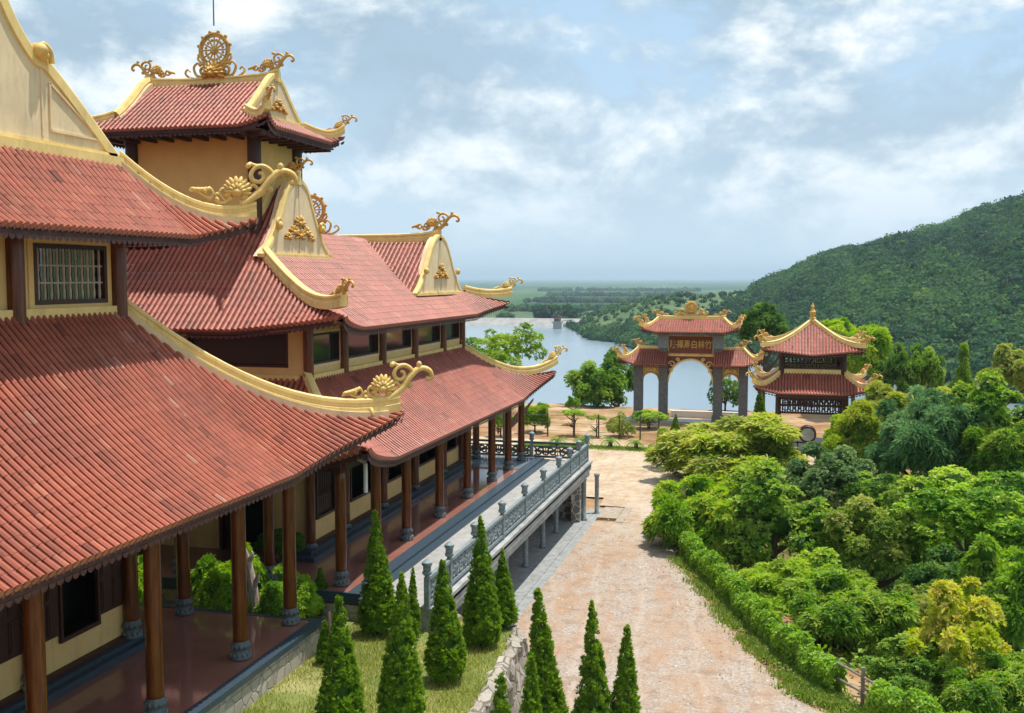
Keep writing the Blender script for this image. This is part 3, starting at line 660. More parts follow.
FA2=Face((0,34.7,0),(1,0,0),(0,1,0),12.6,9.9,3.1,.1,None,None,0,0);tiles(nm,FA2,[(x,0,3.1) for x in np.arange(-27,-17.8,.3)],.3,seg=.6,K=4,eave=False)
nm.box(-27,34.7,10.6,-18.72,44.1,10.84)
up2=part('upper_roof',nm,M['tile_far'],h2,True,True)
nm=NM();soffit(nm,F3,29.0,49.1,50,w_in=1.2);soffit(nm,F3s,-27,-13.1,40,w_in=1.0);soffit(nm,F3n,-27,-13.1,40,w_in=1.5);part('eave_board',nm,M['soffit'],up2)
P,_=hip_beam(up2,F3,'l',.24,.32,.05,.4);ornament(up2,P[-1]+np.array([0,0,.26]),tip_dir(P),.62,M['gold'],path=P)
Pf=F3.hip('r',26,.05,.4);Pf=Pf[Pf[:,0]>-15.0];nm=NM();nm.sweep(ridge_prof(.24,.32),Pf);part('hip_ridge',nm,M['trim'],up2);ornament(up2,Pf[-1]+np.array([0,0,.26]),tip_dir(Pf),.68,M['creamgold'],path=Pf)
g=gable(h2,-17.3,[(2.75,9.95),(2.15,10.38),(1.65,10.95),(1.3,11.5),(1.02,12.0),(.8,12.35),(.55,12.58),(.25,12.72),(0,12.77)],9.98,34.85,.4,rs=.62)
relief(g,(-17.28,34.85,10.75),.95,M['creamgold']);nm=NM();nm.box(-17.29,34.842,10.1,-17.285,34.858,12.6);part('joint_groove',nm,M['beam'],g)
nm=NM()
for s in (-1,1):
    nm=NM();nm.ell((-17.2,34.85+s*1.72,11.05),(.14,.14,.16),None,8,6);nm.tube(smooth_path([(-17.2,34.85+s*1.57,11.2),(-17.2,34.85+s*1.77,11.28),(-17.2,34.85+s*1.89,11.12),(-17.2,34.85+s*1.77,11.02)]),.06,8)
    part('scroll_knob',nm,M['creamgold'],g,True)
g=gable(h2,-15.0,[(3.2,8.48),(2.6,8.85),(2.05,9.35),(1.55,9.95),(1.1,10.5),(.7,10.85),(.3,11.02),(0,11.08)],8.5,YB,.4,rs=.58)
relief(g,(-14.98,YB,9.3),.72,M['creamgold']);nm=NM();nm.box(-14.99,YB-.008,8.65,-14.985,YB+.008,10.9);part('joint_groove',nm,M['beam'],g)
nm=NM()
for s in (-1,1):
    nm=NM();nm.ell((-14.9,YB+s*2.2,9.5),(.13,.13,.15),None,8,6)
    part('scroll_knob',nm,M['creamgold'],g,True)
nm=NM();nm.sweep(ridge_prof(.26,.32,-.2),[(-29,YB,10.88),(-22,YB,10.86),(-17,YB,10.88),(-15.6,YB,10.95),(-15.0,YB,11.08)]);rb=part('ridge',nm,M['trim'],up2)
ornament(up2,(-15.0,YB,11.40),(1,0),.95,M['gold'])
nm=NM();nm.sweep(ridge_prof(.26,.34,-.2),[(-18.2,34.75,12.62),(-17.7,34.75,12.66),(-17.2,34.75,12.80)]);ra=part('ridge',nm,M['trim'],up2)
ornament(up2,(-17.25,34.75,13.1),(1,0),.62,M['gold'])
wheel(h2,(-21.3,YB,12.35),.66,M['gold'])
# turret
tw=h2
nm=NM();nm.box(-23.2,33.2,9.6,-18.2,36.4,14.45);part('turret_wall',nm,M['towerwall'],h2)
for x,y in ((-18.17,33.2),(-23.1,33.2),(-18.17,36.4),(-23.1,36.4)):
    nm=NM();nm.lathe([(.24,0),(.24,4.6)],(x,y,9.8),16);part('turret_pillar',nm,M['darkwood'],h2,True)
nm=NM();nm.sweep([(-.12,-.2),(.12,-.2),(.12,.2),(-.12,.2)],[(-18.16,33.05,11.25),(-18.16,33.9,11.95),(-18.16,34.6,12.7)]);nm.sweep([(-.12,-.2),(.12,-.2),(.12,.2),(-.12,.2)],[(-18.16,34.8,12.7),(-18.16,35.6,11.8),(-18.16,36.4,10.95)]);part('wall_flashing',nm,M['trim'],h2)
TX,TY=-20.75,34.8
T1=Face((TX,TY-2.15,0),(1,0,0),(0,-1,0),14.95,14.36,.80,-.02,(-2.65,-3.75),(2.65,3.75),.30,.13)
T2=Face((TX,TY+2.15,0),(1,0,0),(0,1,0),14.95,14.36,.80,-.02,(-2.65,-3.75),(2.65,3.75),.30,.13)
T3=Face((TX+2.65,TY,0),(0,1,0),(1,0,0),14.95,14.36,1.10,-.02,(-2.15,-2.95),(2.15,2.95),.30,.13)
T4=Face((TX-2.65,TY,0),(0,1,0),(-1,0,0),14.95,14.36,1.10,-.02,(-2.15,-2.95),(2.15,2.95),.30,.13)
nm=NM()
for F_,tp in ((T1,-2.15),(T2,-2.15),(T3,0),(T4,0)):
    rows,sp=F_.rows(.19,top=(lambda u:tp if abs(u)<2.35 else 0) if tp else 0)
    tiles(nm,F_,rows,sp,seg=.27)
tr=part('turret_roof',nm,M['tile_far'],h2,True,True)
nm=NM()
for F_,L in ((T1,4.4),(T2,4.4),(T3,3.3),(T4,3.3)): soffit(nm,F_,-L,L,30,dz=.12,fas=.26)
for x in np.linspace(-24.2,-17.2,11): nm.box(x-.06,31.95,14.06,x+.06,33.2,14.20)
for y in np.linspace(32.3,37.2,8): nm.box(-18.2,y-.06,14.06,-17.1,y+.06,14.20)
nm.box(-24.3,31.85,14.20,-17.2,37.75,14.24)
part('eave_board',nm,M['soffit'],tr)
for F_ in (T1,T2):
    for s in 'lr':
        P,_=hip_beam(tr,F_,s,.2,.26,.04,.25,n=12);ornament(tr,P[-1]+np.array([0,0,.2]),tip_dir(P),.55,M['gold'],path=P)
for s in (-1,1):
    gx=TX+s*2.65
    hf=[(2.15,14.95),(1.75,15.22),(1.3,15.58),(.9,15.95),(.55,16.28),(.25,16.48),(0,16.54)]
    if s>0: g=gable(h2,gx,hf,14.97,TY,.3,rs=.7);relief(g,(gx+.02,TY+.1,15.35),.5,M['creamgold'])
    else:
        nm=NM();nm.prism([(TY-a,z) for a,z in hf]+[(TY+a,z) for a,z in reversed(hf[:-1])],lambda a,b,k:(gx+k,a,b),.3);g=part('gable',nm,M['cream'],h2)
        nm=NM()
        for q in (-1,1): nm.tube([(gx+.05,TY+q*a,z+.08) for a,z in hf],.15,6)
        part('gable_trim',nm,M['trim'],g)
nm=NM();nm.sweep(ridge_prof(.24,.26,-.2),[(TX-2.75,TY,16.55),(TX-2.3,TY,16.44),(TX-1,TY,16.38),(TX+1,TY,16.38),(TX+2.3,TY,16.44),(TX+2.75,TY,16.55)]);rt=part('ridge',nm,M['trim'],tr)
ornament(tr,(TX+2.65,TY,16.78),(1,0),.78,M['gold']);ornament(tr,(TX-2.65,TY,16.78),(-1,0),.78,M['gold'])
wh=wheel(h2,(TX+.15,TY,17.62),.60,M['gold'])
nm=NM();nm.tube([(TX+.15,TY,18.5),(TX+.15,TY,21.5)],[.03,.018],6);part('lightning_rod',nm,M['galv'],tr)
# rain pipe at the joint of the two halls
nm=NM();nm.tube([(-12.2,28.75,3.6),(-12.2,28.75,2.7)],.07,8);nm.tube([(-12.2,28.75,3.62),(-12.5,28.75,3.75)],.06,8);part('rain_pipe',nm,M['white'],h2,True)
# ------------------------------------------------------------------ terrace with its arcade
ter=thing('terrace','long grey stone terrace beside the second hall, standing on an open arcade of grey posts','terrace',(-10.5,39,-3))
nm=NM();nm.box(-11.50,27.1,-.40,-9.42,51.15,-.15);nm.box(-29,51.1,-.4,-9.42,51.5,-.15);part('paving',nm,M['paving'],ter)
nm=NM();nm.box(-9.80,27.0,-.25,-9.36,51.6,-.135);nm.box(-9.78,27.02,-.60,-9.42,51.55,-.252);nm.box(-9.86,27.05,-.9,-9.5,51.5,-.602);part('edge_beam',nm,M['beam'],ter)
nm=NM();nm.prism([(0,-.402),(.02,-.402)]+[],lambda a,b,k:(a,b,k),.1) if False else None
nm=NM();nm.box(-11.9,27.4,-3.1,-11.7,50.9,-.40);part('back_wall',nm,M['brownwall'],ter)
nm=NM();nm.box(-11.69,48.2,-2.98,-11.6,49.6,-.9);part('store_door',nm,M['reddoor'],ter)
nm=NM();nm.box(-11.72,50.6,-3.1,-9.75,51.3,-.565);nm.box(-10.1,49.75,-3.05,-9.66,50.6,-.905);pr=part('stone_pier',nm,M['rubble_dark'],ter)
nm=NM();nm.lathe([(.15,0),(.15,.1),(.11,.14),(.11,2.0),(.15,2.05),(.15,2.15)],(-10.35,0,-2.95),14);
pm=nm.mesh('arcade_post',True,(-10.35,0,-2.95));pm.materials.append(M['stone'])
for y in (28.0,31.5,35.0,38.2,41.4,44.6,47.4): link('arcade_post',pm,ter,Vector((-10.35,y,-2.95))-wloc(ter))
o=link('arcade_post',pm,ter,Vector((-9.55,50.3,-2.95))-wloc(ter));o=link('arcade_post',pm,ter,Vector((-9.22,52.1,-3.05))-wloc(ter))
nm=NM();nm.box(-11.7,27.4,-3.2,-9.75,51.2,-2.95);nm.box(-9.75,28,-3.2,-9.35,52.9,-2.80) if False else nm.box(-9.75,28,-3.2,-9.4,52.9,-2.955);nm.box(-9.4,28,-3.2,-9.02,53.1,-2.99)
part('base_step',nm,M['stepstone'],ter)
nm=NM();nm.box(-9.0,51.0,-3.2,-8.0,53.5,-2.93);nm.box(-8.0,50.4,-3.2,-7.6,53.9,-2.965);part('landing_step',nm,simple('earthy_concrete',(.36,.29,.22),.3,3,.85,.3,.01),ter)
# balustrades: lantern posts, rails and carved lattice panels
def scroll_panel(L,h):
    nm=NM();n=max(2,round(L/.62));w=L/n
    for k in range(n):
        x0=-L/2+k*w;s=1 if k%2 else -1
        def p(a,b): return (0,x0+w*(.5+a*s),h*(.5+b))
        nm.tube(smooth_path([p(-.42,-.42),(p(-.2,-.1)),p(-.3,.25),p(-.05,.38),p(.12,.2),p(0,.05),p(-.1,.14)],4),.046,5)
        nm.tube(smooth_path([p(.42,.42),(p(.2,.1)),p(.3,-.25),p(.05,-.38),p(-.12,-.2),p(0,-.05),p(.1,-.14)],4),.046,5)
        nm.tube(smooth_path([p(-.45,.4),p(-.3,.42),p(-.2,.3)],3),.03,5);nm.tube(smooth_path([p(.45,-.4),p(.3,-.42),p(.2,-.3)],3),.03,5)
        nm.ell(p(.33,.02),(.04,.08,.08),None,6,4);nm.ell(p(-.36,-.05),(.04,.08,.08),None,6,4);nm.tube(smooth_path([p(-.48,0),p(-.3,.08),p(-.12,-.02),p(.15,.02),p(.48,0)],3),.03,5)
        nm.box(-.025,x0-.02,0,.025,x0+.02,h)
    return nm
def lantern_post_mesh():
    nm=NM();nm.box(-.075,-.075,0,.075,.075,.92)
    nm.lathe([(.07,0),(.07,.04),(.12,.08),(.14,.11),(.14,.16),(.10,.18),(.115,.21),(.115,.32),(.14,.34),(.155,.37),(.155,.43),(.08,.48),(.03,.52)],(0,0,.92),12)
    me=nm.mesh('lantern_post',False);me.materials.append(M['stone']);return me
LP=lantern_post_mesh()
bal=thing('balustrade','grey carved stone balustrade with lantern posts along the outer edge of the terrace','balustrade',(-9.6,39,-.13))
ypos=[26.95,28.95,31.6,34.95,38.25,41.45,44.5,46.95,49.15,51.3]
for y in ypos: link('lantern_post',LP,bal,Vector((-9.6,y,-.135))-wloc(bal))
for a,b in zip(ypos[:-1],ypos[1:]):
    nm=NM();nm.box(-9.67,a+.1,.68,-9.53,b-.1,.78);nm.box(-9.66,a+.1,-.04,-9.54,b-.1,.06);r_=part('rail',nm,M['stone'],bal)
    L=b-a-.2;q=scroll_panel(L,.60);me=q.mesh('lattice_panel',True);me.materials.append(M['stone'])
    link('lattice_panel',me,r_,Vector((-9.6,(a+b)/2,.07))-wloc(r_))
bal2=thing('balustrade','dark lattice balustrade closing the far end of the terrace beyond the last columns','balustrade',(-14,51.3,-.13))
xs=[-12.5,-15.5,-18.5,-21.5]
for x in xs: link('lantern_post',LP,bal2,Vector((x,51.3,-.135))-wloc(bal2))
xs=[-9.75]+xs
for a,b in zip(xs[:-1],xs[1:]):
    nm=NM();nm.box(b+.1,51.23,.68,a-.1,51.37,.78);nm.box(b+.1,51.24,-.04,a-.1,51.36,.06);nm.box(b+.1,51.26,.5,a-.1,51.34,.56);r_=part('rail',nm,M['darkmetal'],bal2)
    q=scroll_panel(a-b-.2,.46);me=q.mesh('lattice_panel',True);me.materials.append(M['darkmetal'])
    link('lattice_panel',me,r_,Vector(((a+b)/2,51.3,.06))-wloc(r_),PI/2)
# ------------------------------------------------------------------ triple gate
def block_column(nm,x,y,w,z0,z1):
    nm.box(x-w/2,y-w/2,z0,x+w/2,y+w/2,z1);nm.box(x-w/2-.09,y-w/2-.09,z0,x+w/2+.09,y+w/2+.09,z0+.5)
GY=88.0;GX=-7.6
gate=thing('temple_gate','triple arched gate with three red roofs and a gilded name board before the lake','gate',(GX,GY,-3))
for x,z1 in ((-12.0,1.75),(-9.88,4.9),(-5.3,4.9),(-3.2,1.75)):
    nm=NM();block_column(nm,x,GY,.74,-2.9,z1);part('column',nm,M['gatestone'],gate)
for x in (-9.88,-5.3):
    nm=NM();nm.box(x-.46,GY-.46,3.3,x+.46,GY+.46,4.55);part('column_block',nm,M['stone'],gate)
def hip_roof(parent,name,cx,cy,Tx,Ty,Rx,Ry,zt,ze,A,b,sp,ridge_d=0,c=.2,beam=.22,orn=.6,m='tile_far'):
    Fs=[Face((cx,cy-Ty,0),(1,0,0),(0,-1,0),zt,ze,Ry,c,(-Tx,-Tx-Rx),(Tx,Tx+Rx),A,b),Face((cx,cy+Ty,0),(1,0,0),(0,1,0),zt,ze,Ry,c,(-Tx,-Tx-Rx),(Tx,Tx+Rx),A,b),
        Face((cx+Tx,cy,0),(0,1,0),(1,0,0),zt,ze,Rx,c,(-Ty,-Ty-Ry),(Ty,Ty+Ry),A,b),Face((cx-Tx,cy,0),(0,1,0),(-1,0,0),zt,ze,Rx,c,(-Ty,-Ty-Ry),(Ty,Ty+Ry),A,b)]
    nm=NM();
    for F_ in Fs: rows,s_=F_.rows(sp);tiles(nm,F_,rows,s_,seg=.4,K=5)
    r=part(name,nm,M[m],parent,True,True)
    nm=NM()
    for i,F_ in enumerate(Fs):
        L=((Tx+Rx) if i<2 else (Ty+Ry))*1.06;soffit(nm,F_,-L,L,26,dz=.1,fas=.18)
    part('eave_board',nm,M['soffit'],r)
    for F_ in Fs[:2]:
        for s in 'lr':
            P,_=hip_beam(r,F_,s,beam,beam*1.35,.04,.28,n=12);ornament(r,P[-1]+np.array([0,0,beam*.9]),tip_dir(P),orn,M['gold'],path=P)
    return r
nm=NM()
gr=hip_roof(gate,'main_roof',GX,GY,2.75,.10,1.15,1.75,5.75,4.70,.36,.12,.20,orn=.72,beam=.17)
nm=NM();nm.sweep(ridge_prof(.26,.26,-.15),[(GX-2.9,GY,5.90),(GX-2.4,GY,5.78),(GX,GY,5.74),(GX+2.4,GY,5.78),(GX+2.9,GY,5.90)]);part('ridge',nm,M['trim'],gr)
ornament(gr,(GX-2.75,GY,6.06),(-1,0),.62,M['gold']);ornament(gr,(GX+2.75,GY,6.06),(1,0),.62,M['gold'])
nm=NM()
lotus(nm,(GX,GY,6.35),.42,.8);nm.tube([(GX+.42*math.cos(t),GY,6.72+.42*math.sin(t)) for t in np.linspace(0,2*PI,25)],.10,8)
nm.ell((GX,GY,6.72),(.34,.1,.34),None,12,8)
for k in range(12): t=k*PI/6;nm.ell((GX+.5*math.cos(t),GY,6.72+.5*math.sin(t)),(.09,.08,.09),None,6,4)
for s in (-1,1):
    nm.tube(smooth_path([(GX+s*x,GY,z) for x,z in ((.3,6.15),(.7,6.2),(.95,6.4),(.8,6.58),(.68,6.45))]),.09,8);nm.tube(smooth_path([(GX+s*x,GY,z) for x,z in ((.8,6.1),(1.15,6.1),(1.4,6.28),(1.28,6.36))]),.08,8)
    nm.ell((GX+s*.95,GY,6.22),(.22,.1,.14),None,8,6)
nm.box(GX-1.2,GY-.12,5.95,GX+1.2,GY+.12,6.12)
part('sun_crest',nm,M['gold'],gr,True)
for s in (-1,1):
    cx=GX+s*3.72
    Fs=[Face((cx,GY-.1,0),(1,0,0),(0,-1,0),3.22,1.95,1.55,.2,(-.7,-1.98) if s<0 else None,(.7,1.98) if s>0 else None,.5,.14),
        Face((cx,GY+.1,0),(1,0,0),(0,1,0),3.22,1.95,1.55,.2,(-.7,-1.98) if s<0 else None,(.7,1.98) if s>0 else None,.5,.14),
        Face((cx+s*.7,GY,0),(0,1,0),(s,0,0),3.22,1.95,1.28,.2,(-.1,-1.65),(.1,1.65),.5,.14)]
    nm=NM();sf=NM()
    for i,F_ in enumerate(Fs):
        if i<2: rows,s_=F_.rows(.2,span=(-1.75,1.75)) if False else F_.rows(.2,span=((-1.78 if s>0 else 0),(1.78 if s<0 else 0)))
        else: rows,s_=F_.rows(.2)
        tiles(nm,F_,rows,s_,seg=.4);L=2.15
        soffit(sf,F_,(-1.7 if (s>0 and i<2) else -L),(1.7 if (s<0 and i<2) else L),16,dz=.1,fas=.18)
    r=part('side_roof',nm,M['tile_far'],gate,True,True);part('eave_board',sf,M['soffit'],r)
    for F_ in Fs[:2]:
        P,_=hip_beam(r,F_,'r' if s>0 else 'l',.17,.22,.04,.2,n=12);ornament(r,P[-1]+np.array([0,0,.16]),tip_dir(P),.66,M['gold'],path=P)
    nm=NM();nm.sweep(ridge_prof(.24,.24,-.15),[(cx-s*1.75,GY,3.2),(cx,GY,3.2),(cx+s*.55,GY,3.24),(cx+s*.85,GY,3.36)]);part('ridge',nm,M['trim'],r)
    ornament(r,(cx+s*.75,GY,3.55),(s,0),.62,M['gold'])
# beams, arches, name board
def arch(nm,x0,x1,zt,zs,za,y,th,n=18):
    cx=(x0+x1)/2;r=(x1-x0)/2
    poly=[(x0,zt),(x0,zs)]+[(cx-r*math.cos(t),zs+(za-zs)*math.sin(t)) for t in np.linspace(0,PI,n)][1:-1]+[(x1,zs),(x1,zt)]
    nm.prism(poly,lambda a,b,k:(a,y+k,b),th)
    return [(cx-r*.985*math.cos(t),y-.03,zs+(za-zs)*.985*math.sin(t)) for t in np.linspace(0,PI,n*2)]
nm=NM();tr_=arch(nm,-9.5,-5.68,2.70,.35,2.36,GY-.12,.3);a=part('arch',nm,M['reddoor'],gate)
nm=NM();nm.tube(tr_,.08,6);nm.box(-9.5,GY-.17,2.60,-5.68,GY+.2,2.72)
for s in (-1,1):
    for r_ in ((1.55,1.9,.3),(1.62,1.35,.2),(1.05,2.28,.16)):
        nm.tube(smooth_path([(GX+s*(r_[0]+r_[2]*math.cos(t)*(1-t/9)),GY-.16,r_[1]+r_[2]*math.sin(t)*(1-t/9)) for t in np.linspace(0,7,10)],2),.05,5)
part('arch_trim',nm,M['trim'],a,True)
for x0,x1 in ((-11.63,-10.25),(-4.93,-3.57)):
    nm=NM();tr_=arch(nm,x0,x1,1.9,.55,1.18,GY-.12,.3);a=part('arch',nm,M['trim'],gate)
    nm=NM();nm.tube(tr_,.08,6);c=(x0+x1)/2
    for s in (-1,1): nm.tube(smooth_path([(c+s*x,GY-.15,z) for x,z in ((.55,1.25),(.4,1.55),(.15,1.7),(.05,1.5),(.2,1.4))]),.05,5)
    part('arch_trim',nm,M['gold'],a,True)
nm=NM();nm.box(-9.5,GY-.2,2.74,-5.68,GY+.2,4.4);sg=part('name_board',nm,M['reddoor'],gate)
nm=NM()
for b in ((-9.5,-5.68,2.74,2.84),(-9.5,-5.68,4.30,4.4),(-9.5,-9.4,2.84,4.3),(-5.78,-5.68,2.84,4.3)): nm.box(b[0],GY-.25,b[2],b[1],GY-.2,b[3])
part('board_frame',nm,M['gold'],sg)
def text_mesh(s,size,ext=.03):
    cu=bpy.data.curves.new('lettering','FONT');cu.body=s;cu.size=size;cu.extrude=ext;cu.align_x='CENTER';cu.align_y='CENTER';cu.offset=.012
    o=bpy.data.objects.new('lettering',cu);COL.objects.link(o);bpy.context.view_layer.update()
    me=bpy.data.meshes.new_from_object(o.evaluated_get(bpy.context.evaluated_depsgraph_get()));bpy.data.objects.remove(o);bpy.data.curves.remove(cu);return me
me=text_mesh('院禪馬白林竹',.60);me.materials.clear();me.materials.append(M['gold'])
o=link('lettering',me,sg,Vector((GX+.01,GY-.245,3.57))-wloc(sg));o.rotation_euler=(PI/2,0,0);o.scale=(.98,1.25,1)
nm=NM();nm.box(-13.4,GY-1.1,-3.2,-1.8,GY+1.1,-2.88);part('plinth',nm,M['paving'],gate)
# low white lakeside parapet behind the gate
par=NM();par.box(-9.5,91,-3.1,-3.0,91.4,-2.55);par.box(-9.6,90.95,-2.55,-2.9,91.45,-2.47)
o=part('parapet',par,M['white']);tag(o,'low white parapet at the lake edge, seen through the middle arch of the gate','parapet')
# ------------------------------------------------------------------ bell pavilion
px,py=2.0,78.0
pav=thing('pavilion','square two tier pavilion with pointed red roof and gold finial, right of the gate','pavilion',(px,py,-3))
u=hip_roof(pav,'upper_roof',px,py,.02,.02,3.0,3.0,6.10,3.78,.55,.13,.21,c=.10,orn=.72,beam=.19)
l=hip_roof(pav,'lower_roof',px,py,2.15,2.15,1.60,1.60,2.45,1.12,.5,.14,.21,orn=.72,beam=.19)
nm=NM();nm.lathe([(.32,-.25),(.32,.05),(.2,.12),(.26,.25),(.14,.36),(.2,.5),(.23,.7),(.12,.86),(.09,1.0),(.13,1.08),(.02,1.35)],(px,py,6.05),14);part('finial',nm,M['gold'],u,True)
for sx in (-1,1):
    for sy in (-1,1):
        nm=NM();nm.lathe([(.30,0),(.30,.25),(.2,.4),(.19,4.1)],(px+sx*2.3,py+sy*2.3,-3),14);part('column',nm,M['darkwood'],pav,True)
        nm=NM();nm.lathe([(.20,0),(.20,1.6)],(px+sx*2.12,py+sy*2.12,2.25),14);part('upper_post',nm,M['darkwood'],pav,True)
for k in range(4):
    ca,sa=math.cos(k*PI/2),math.sin(k*PI/2)
    def R(a,d,z): return (px+a*ca-d*sa,py+a*sa+d*ca,z)
    nm=NM()
    def wb(a0,a1,z0,z1,d0,d1): nm.hexa([R(a0,d0,z0),R(a1,d0,z0),R(a1,d1,z0),R(a0,d1,z0),R(a0,d0,z1),R(a1,d0,z1),R(a1,d1,z1),R(a0,d1,z1)])
    wb(-2.1,2.1,2.40,2.74,-2.2,-2.05);part('yellow_band',nm,M['trim'],pav)
    nm=NM();wb(-2.0,2.0,2.76,2.88,-2.16,-2.06);wb(-2.0,2.0,3.52,3.72,-2.16,-2.06)
    for i in range(15):
        a=-1.9+3.8*i/14;wb(a-.035,a+.035,2.88,3.52,-2.14,-2.08)
    for i in range(7):
        a=-1.75+3.5*i/6;nm.tube([R(a+.19*math.cos(t),-2.11,3.2+.19*math.sin(t)) for t in np.linspace(0,2*PI,11)],.035,5)
    part('lattice_frieze',nm,M['darkwood'],pav)
    nm=NM();wb(-2.15,2.15,.55,.95,-2.4,-2.24);wb(-2.1,2.1,-.45,-.30,-2.36,-2.26)
    for i in range(23):
        a=-2.0+4.0*i/22;wb(a-.045,a+.045,-.30,.55,-2.34,-2.28)
    wb(-2.1,2.1,.08,.2,-2.33,-2.29)
    for i in range(10):
        a=-1.8+3.6*i/9
        for zz in (.35,-.05): nm.tube([R(a+.18*math.cos(t),-2.31,zz+.18*math.sin(t)) for t in np.linspace(0,2*PI,11)],.04,5)
    part('hanging_lattice',nm,M['darkwood'],pav)
nm=NM();nm.box(px-2.0,py-2.0,2.3,px+2.0,py+2.0,2.38);nm.box(px-2,py-2,3.72,px+2,py+2,3.78);part('ceiling',nm,M['darkwood'],pav)
nm=NM();nm.box(px-3.0,py-3.0,-3.2,px+3.0,py+3.0,-2.9);part('floor_slab',nm,M['paving'],pav)
# round drum on its stand, in front of the pavilion
dr=thing('drum','round pale faced drum on a dark stand in the gap before the pavilion','drum',(1.65,71,-3))
nm=NM();c=np.array((1.65,71,-1.18))
def ring(r,y): return [(c[0]+r*math.cos(t),c[1]+y,c[2]+r*math.sin(t)) for t in np.linspace(0,2*PI,25)]
nm.tube(ring(.50,-.3),.075,6);nm.tube(ring(.50,.3),.075,6);nm.tube([(c[0],c[1]-.28,c[2]),(c[0],c[1]+.28,c[2])],.52,24);part('drum_shell',nm,M['darkwood'],dr,True)
nm=NM();nm.tube([(c[0],c[1]-.32,c[2]),(c[0],c[1]-.285,c[2])],.47,24);part('drum_skin',nm,M['beam'],dr)
nm=NM()
for s in (-1,1):
    nm.bar((c[0]+s*.62,c[1],-3),(c[0]+s*.62,c[1],-1.7),.1,.1);nm.bar((c[0]+s*.62,c[1]-.4,-2.95),(c[0]+s*.62,c[1]+.4,-2.95),.1,.1)
nm.bar((c[0]-.95,c[1],-1.78),(c[0]+.95,c[1],-1.78),.1,.1);nm.bar((c[0]-.62,c[1],-2.5),(c[0]+.62,c[1],-2.5),.08,.08);nm.bar((c[0],c[1],-3),(c[0],c[1],-1.7),.1,.1);nm.ell((c[0]-.95,c[1],-1.68),(.12,.12,.14))
part('stand',nm,M['darkwood'],dr)
# ------------------------------------------------------------------ terrain
EDGE_Y=np.array([-30,10,15,26,28.3,30.3,32.5,35.5,40,44.4,50,58,64,68,72,120.]);EDGE_X=np.array([14,12,10,6.6,4.4,1.9,1.0,-.2,-1.6,-3.2,-3.0,-1.8,2,11,26,40.])
def sm(t): t=np.clip(t,0,1);return t*t*(3-2*t)
def ground(x,y):
    x=np.asarray(x,float);y=np.asarray(y,float)
    d=x-np.interp(y,EDGE_Y,EDGE_X)-.6
    z=-3-4.2*sm(d/9)+.25*np.sin(x*.7+y*.5)*sm(d/5)*(y<75)
    rim=np.maximum(y-97-.05*np.abs(x),0);rim=np.maximum(rim,np.where(y>60,(x-34),0));rim=np.maximum(rim,-60-x);rim=np.maximum(rim,x-60)
    z=z-np.clip(rim*.62,0,34)
    far=sm((y-838-20*np.sin(x*.01))/14);z=np.where(y>700,-37+far*5.5,z)
    side=sm((np.abs(x+100)-1800)/60)*(y>150);z=np.where(y>150,np.maximum(z,-37+side*5.5),z)
    return z
def axis_grid(lo,hi,step,far):
    a=list(np.arange(lo,hi+.01,step));s=step
    while a[-1]<far: s*=1.22;a.append(a[-1]+s)
    s=step
    while a[0]>-far: s*=1.22;a.insert(0,a[0]-s)
    return np.array(a)
gx=axis_grid(-64,66,1.0,32000);gy=np.concatenate([[-32000,-15000,-6000,-2000,-600,-200,-80],np.arange(-30,152,1.0),np.linspace(158,812,26),np.arange(818,860,4),[875,900,950,1030,1150,1350,1650,2100,2800,3800,5200,7200,10000,14000,20000,32000]])
X,Y=np.meshgrid(gx,gy);Z=ground(X,Y);near=(np.abs(X)<64)&(Y<150)&(Y>-30)
Z=Z+near*(.03*np.sin(X*2.1+1)*np.sin(Y*1.7)+.02*np.sin(X*5+Y*3))-.06
nx=len(gx);nm=NM();I=np.arange(len(gy)-1)[:,None]*nx+np.arange(nx-1)[None,:]
nm.add(np.stack([X,Y,Z],-1).reshape(-1,3),np.stack([I,I+1,I+nx+1,I+nx],-1).reshape(-1,4))
m,nt,b=new_mat('ground_soil_and_fields')
geo=nt.nodes.new('ShaderNodeNewGeometry');sp_=nt.nodes.new('ShaderNodeSeparateXYZ');nt.links.new(geo.outputs['Position'],sp_.inputs[0])
pos=geo.outputs['Position']
near_c=ramp(nt,noise(nt,.22,6,.65,pos),[(.32,(.17,.085,.045)),(.5,(.33,.19,.10)),(.68,(.50,.37,.24))])
near_c=mix(nt,ramp(nt,noise(nt,.5,5,.7,pos),[(.55,(0,0,0)),(.68,(.8,.8,.8))]),near_c,(.10,.15,.035))
lowm=nt.nodes.new('ShaderNodeMapRange');lowm.inputs[1].default_value=-3.5;lowm.inputs[2].default_value=-4.6;nt.links.new(sp_.outputs['Z'],lowm.inputs[0])
near_c=mix(nt,lowm.outputs[0],near_c,ramp(nt,noise(nt,1.2,5,.7,pos),[(.35,(.03,.06,.015)),(.6,(.08,.13,.03)),(.75,(.16,.14,.08))]))
v1=N(nt,'ShaderNodeTexVoronoi',Scale=.0042);mp=nt.nodes.new('ShaderNodeMapping');mp.inputs['Scale'].default_value=(1,.45,1);nt.links.new(pos,mp.inputs[0]);nt.links.new(mp.outputs[0],v1.inputs['Vector'])
sc_=nt.nodes.new('ShaderNodeSeparateColor');nt.links.new(v1.outputs['Color'],sc_.inputs[0])
fld=ramp(nt,sc_.outputs[0],[(0,(.02,.06,.03)),(.3,(.045,.11,.035)),(.55,(.075,.15,.045)),(.8,(.03,.075,.03)),(1,(.12,.16,.08))])
fld=mix(nt,ramp(nt,noise(nt,.006,8,.65,pos,stretch=(1,.35,1)),[(.47,(0,0,0)),(.56,(.9,.9,.9))]),fld,(.025,.07,.03))
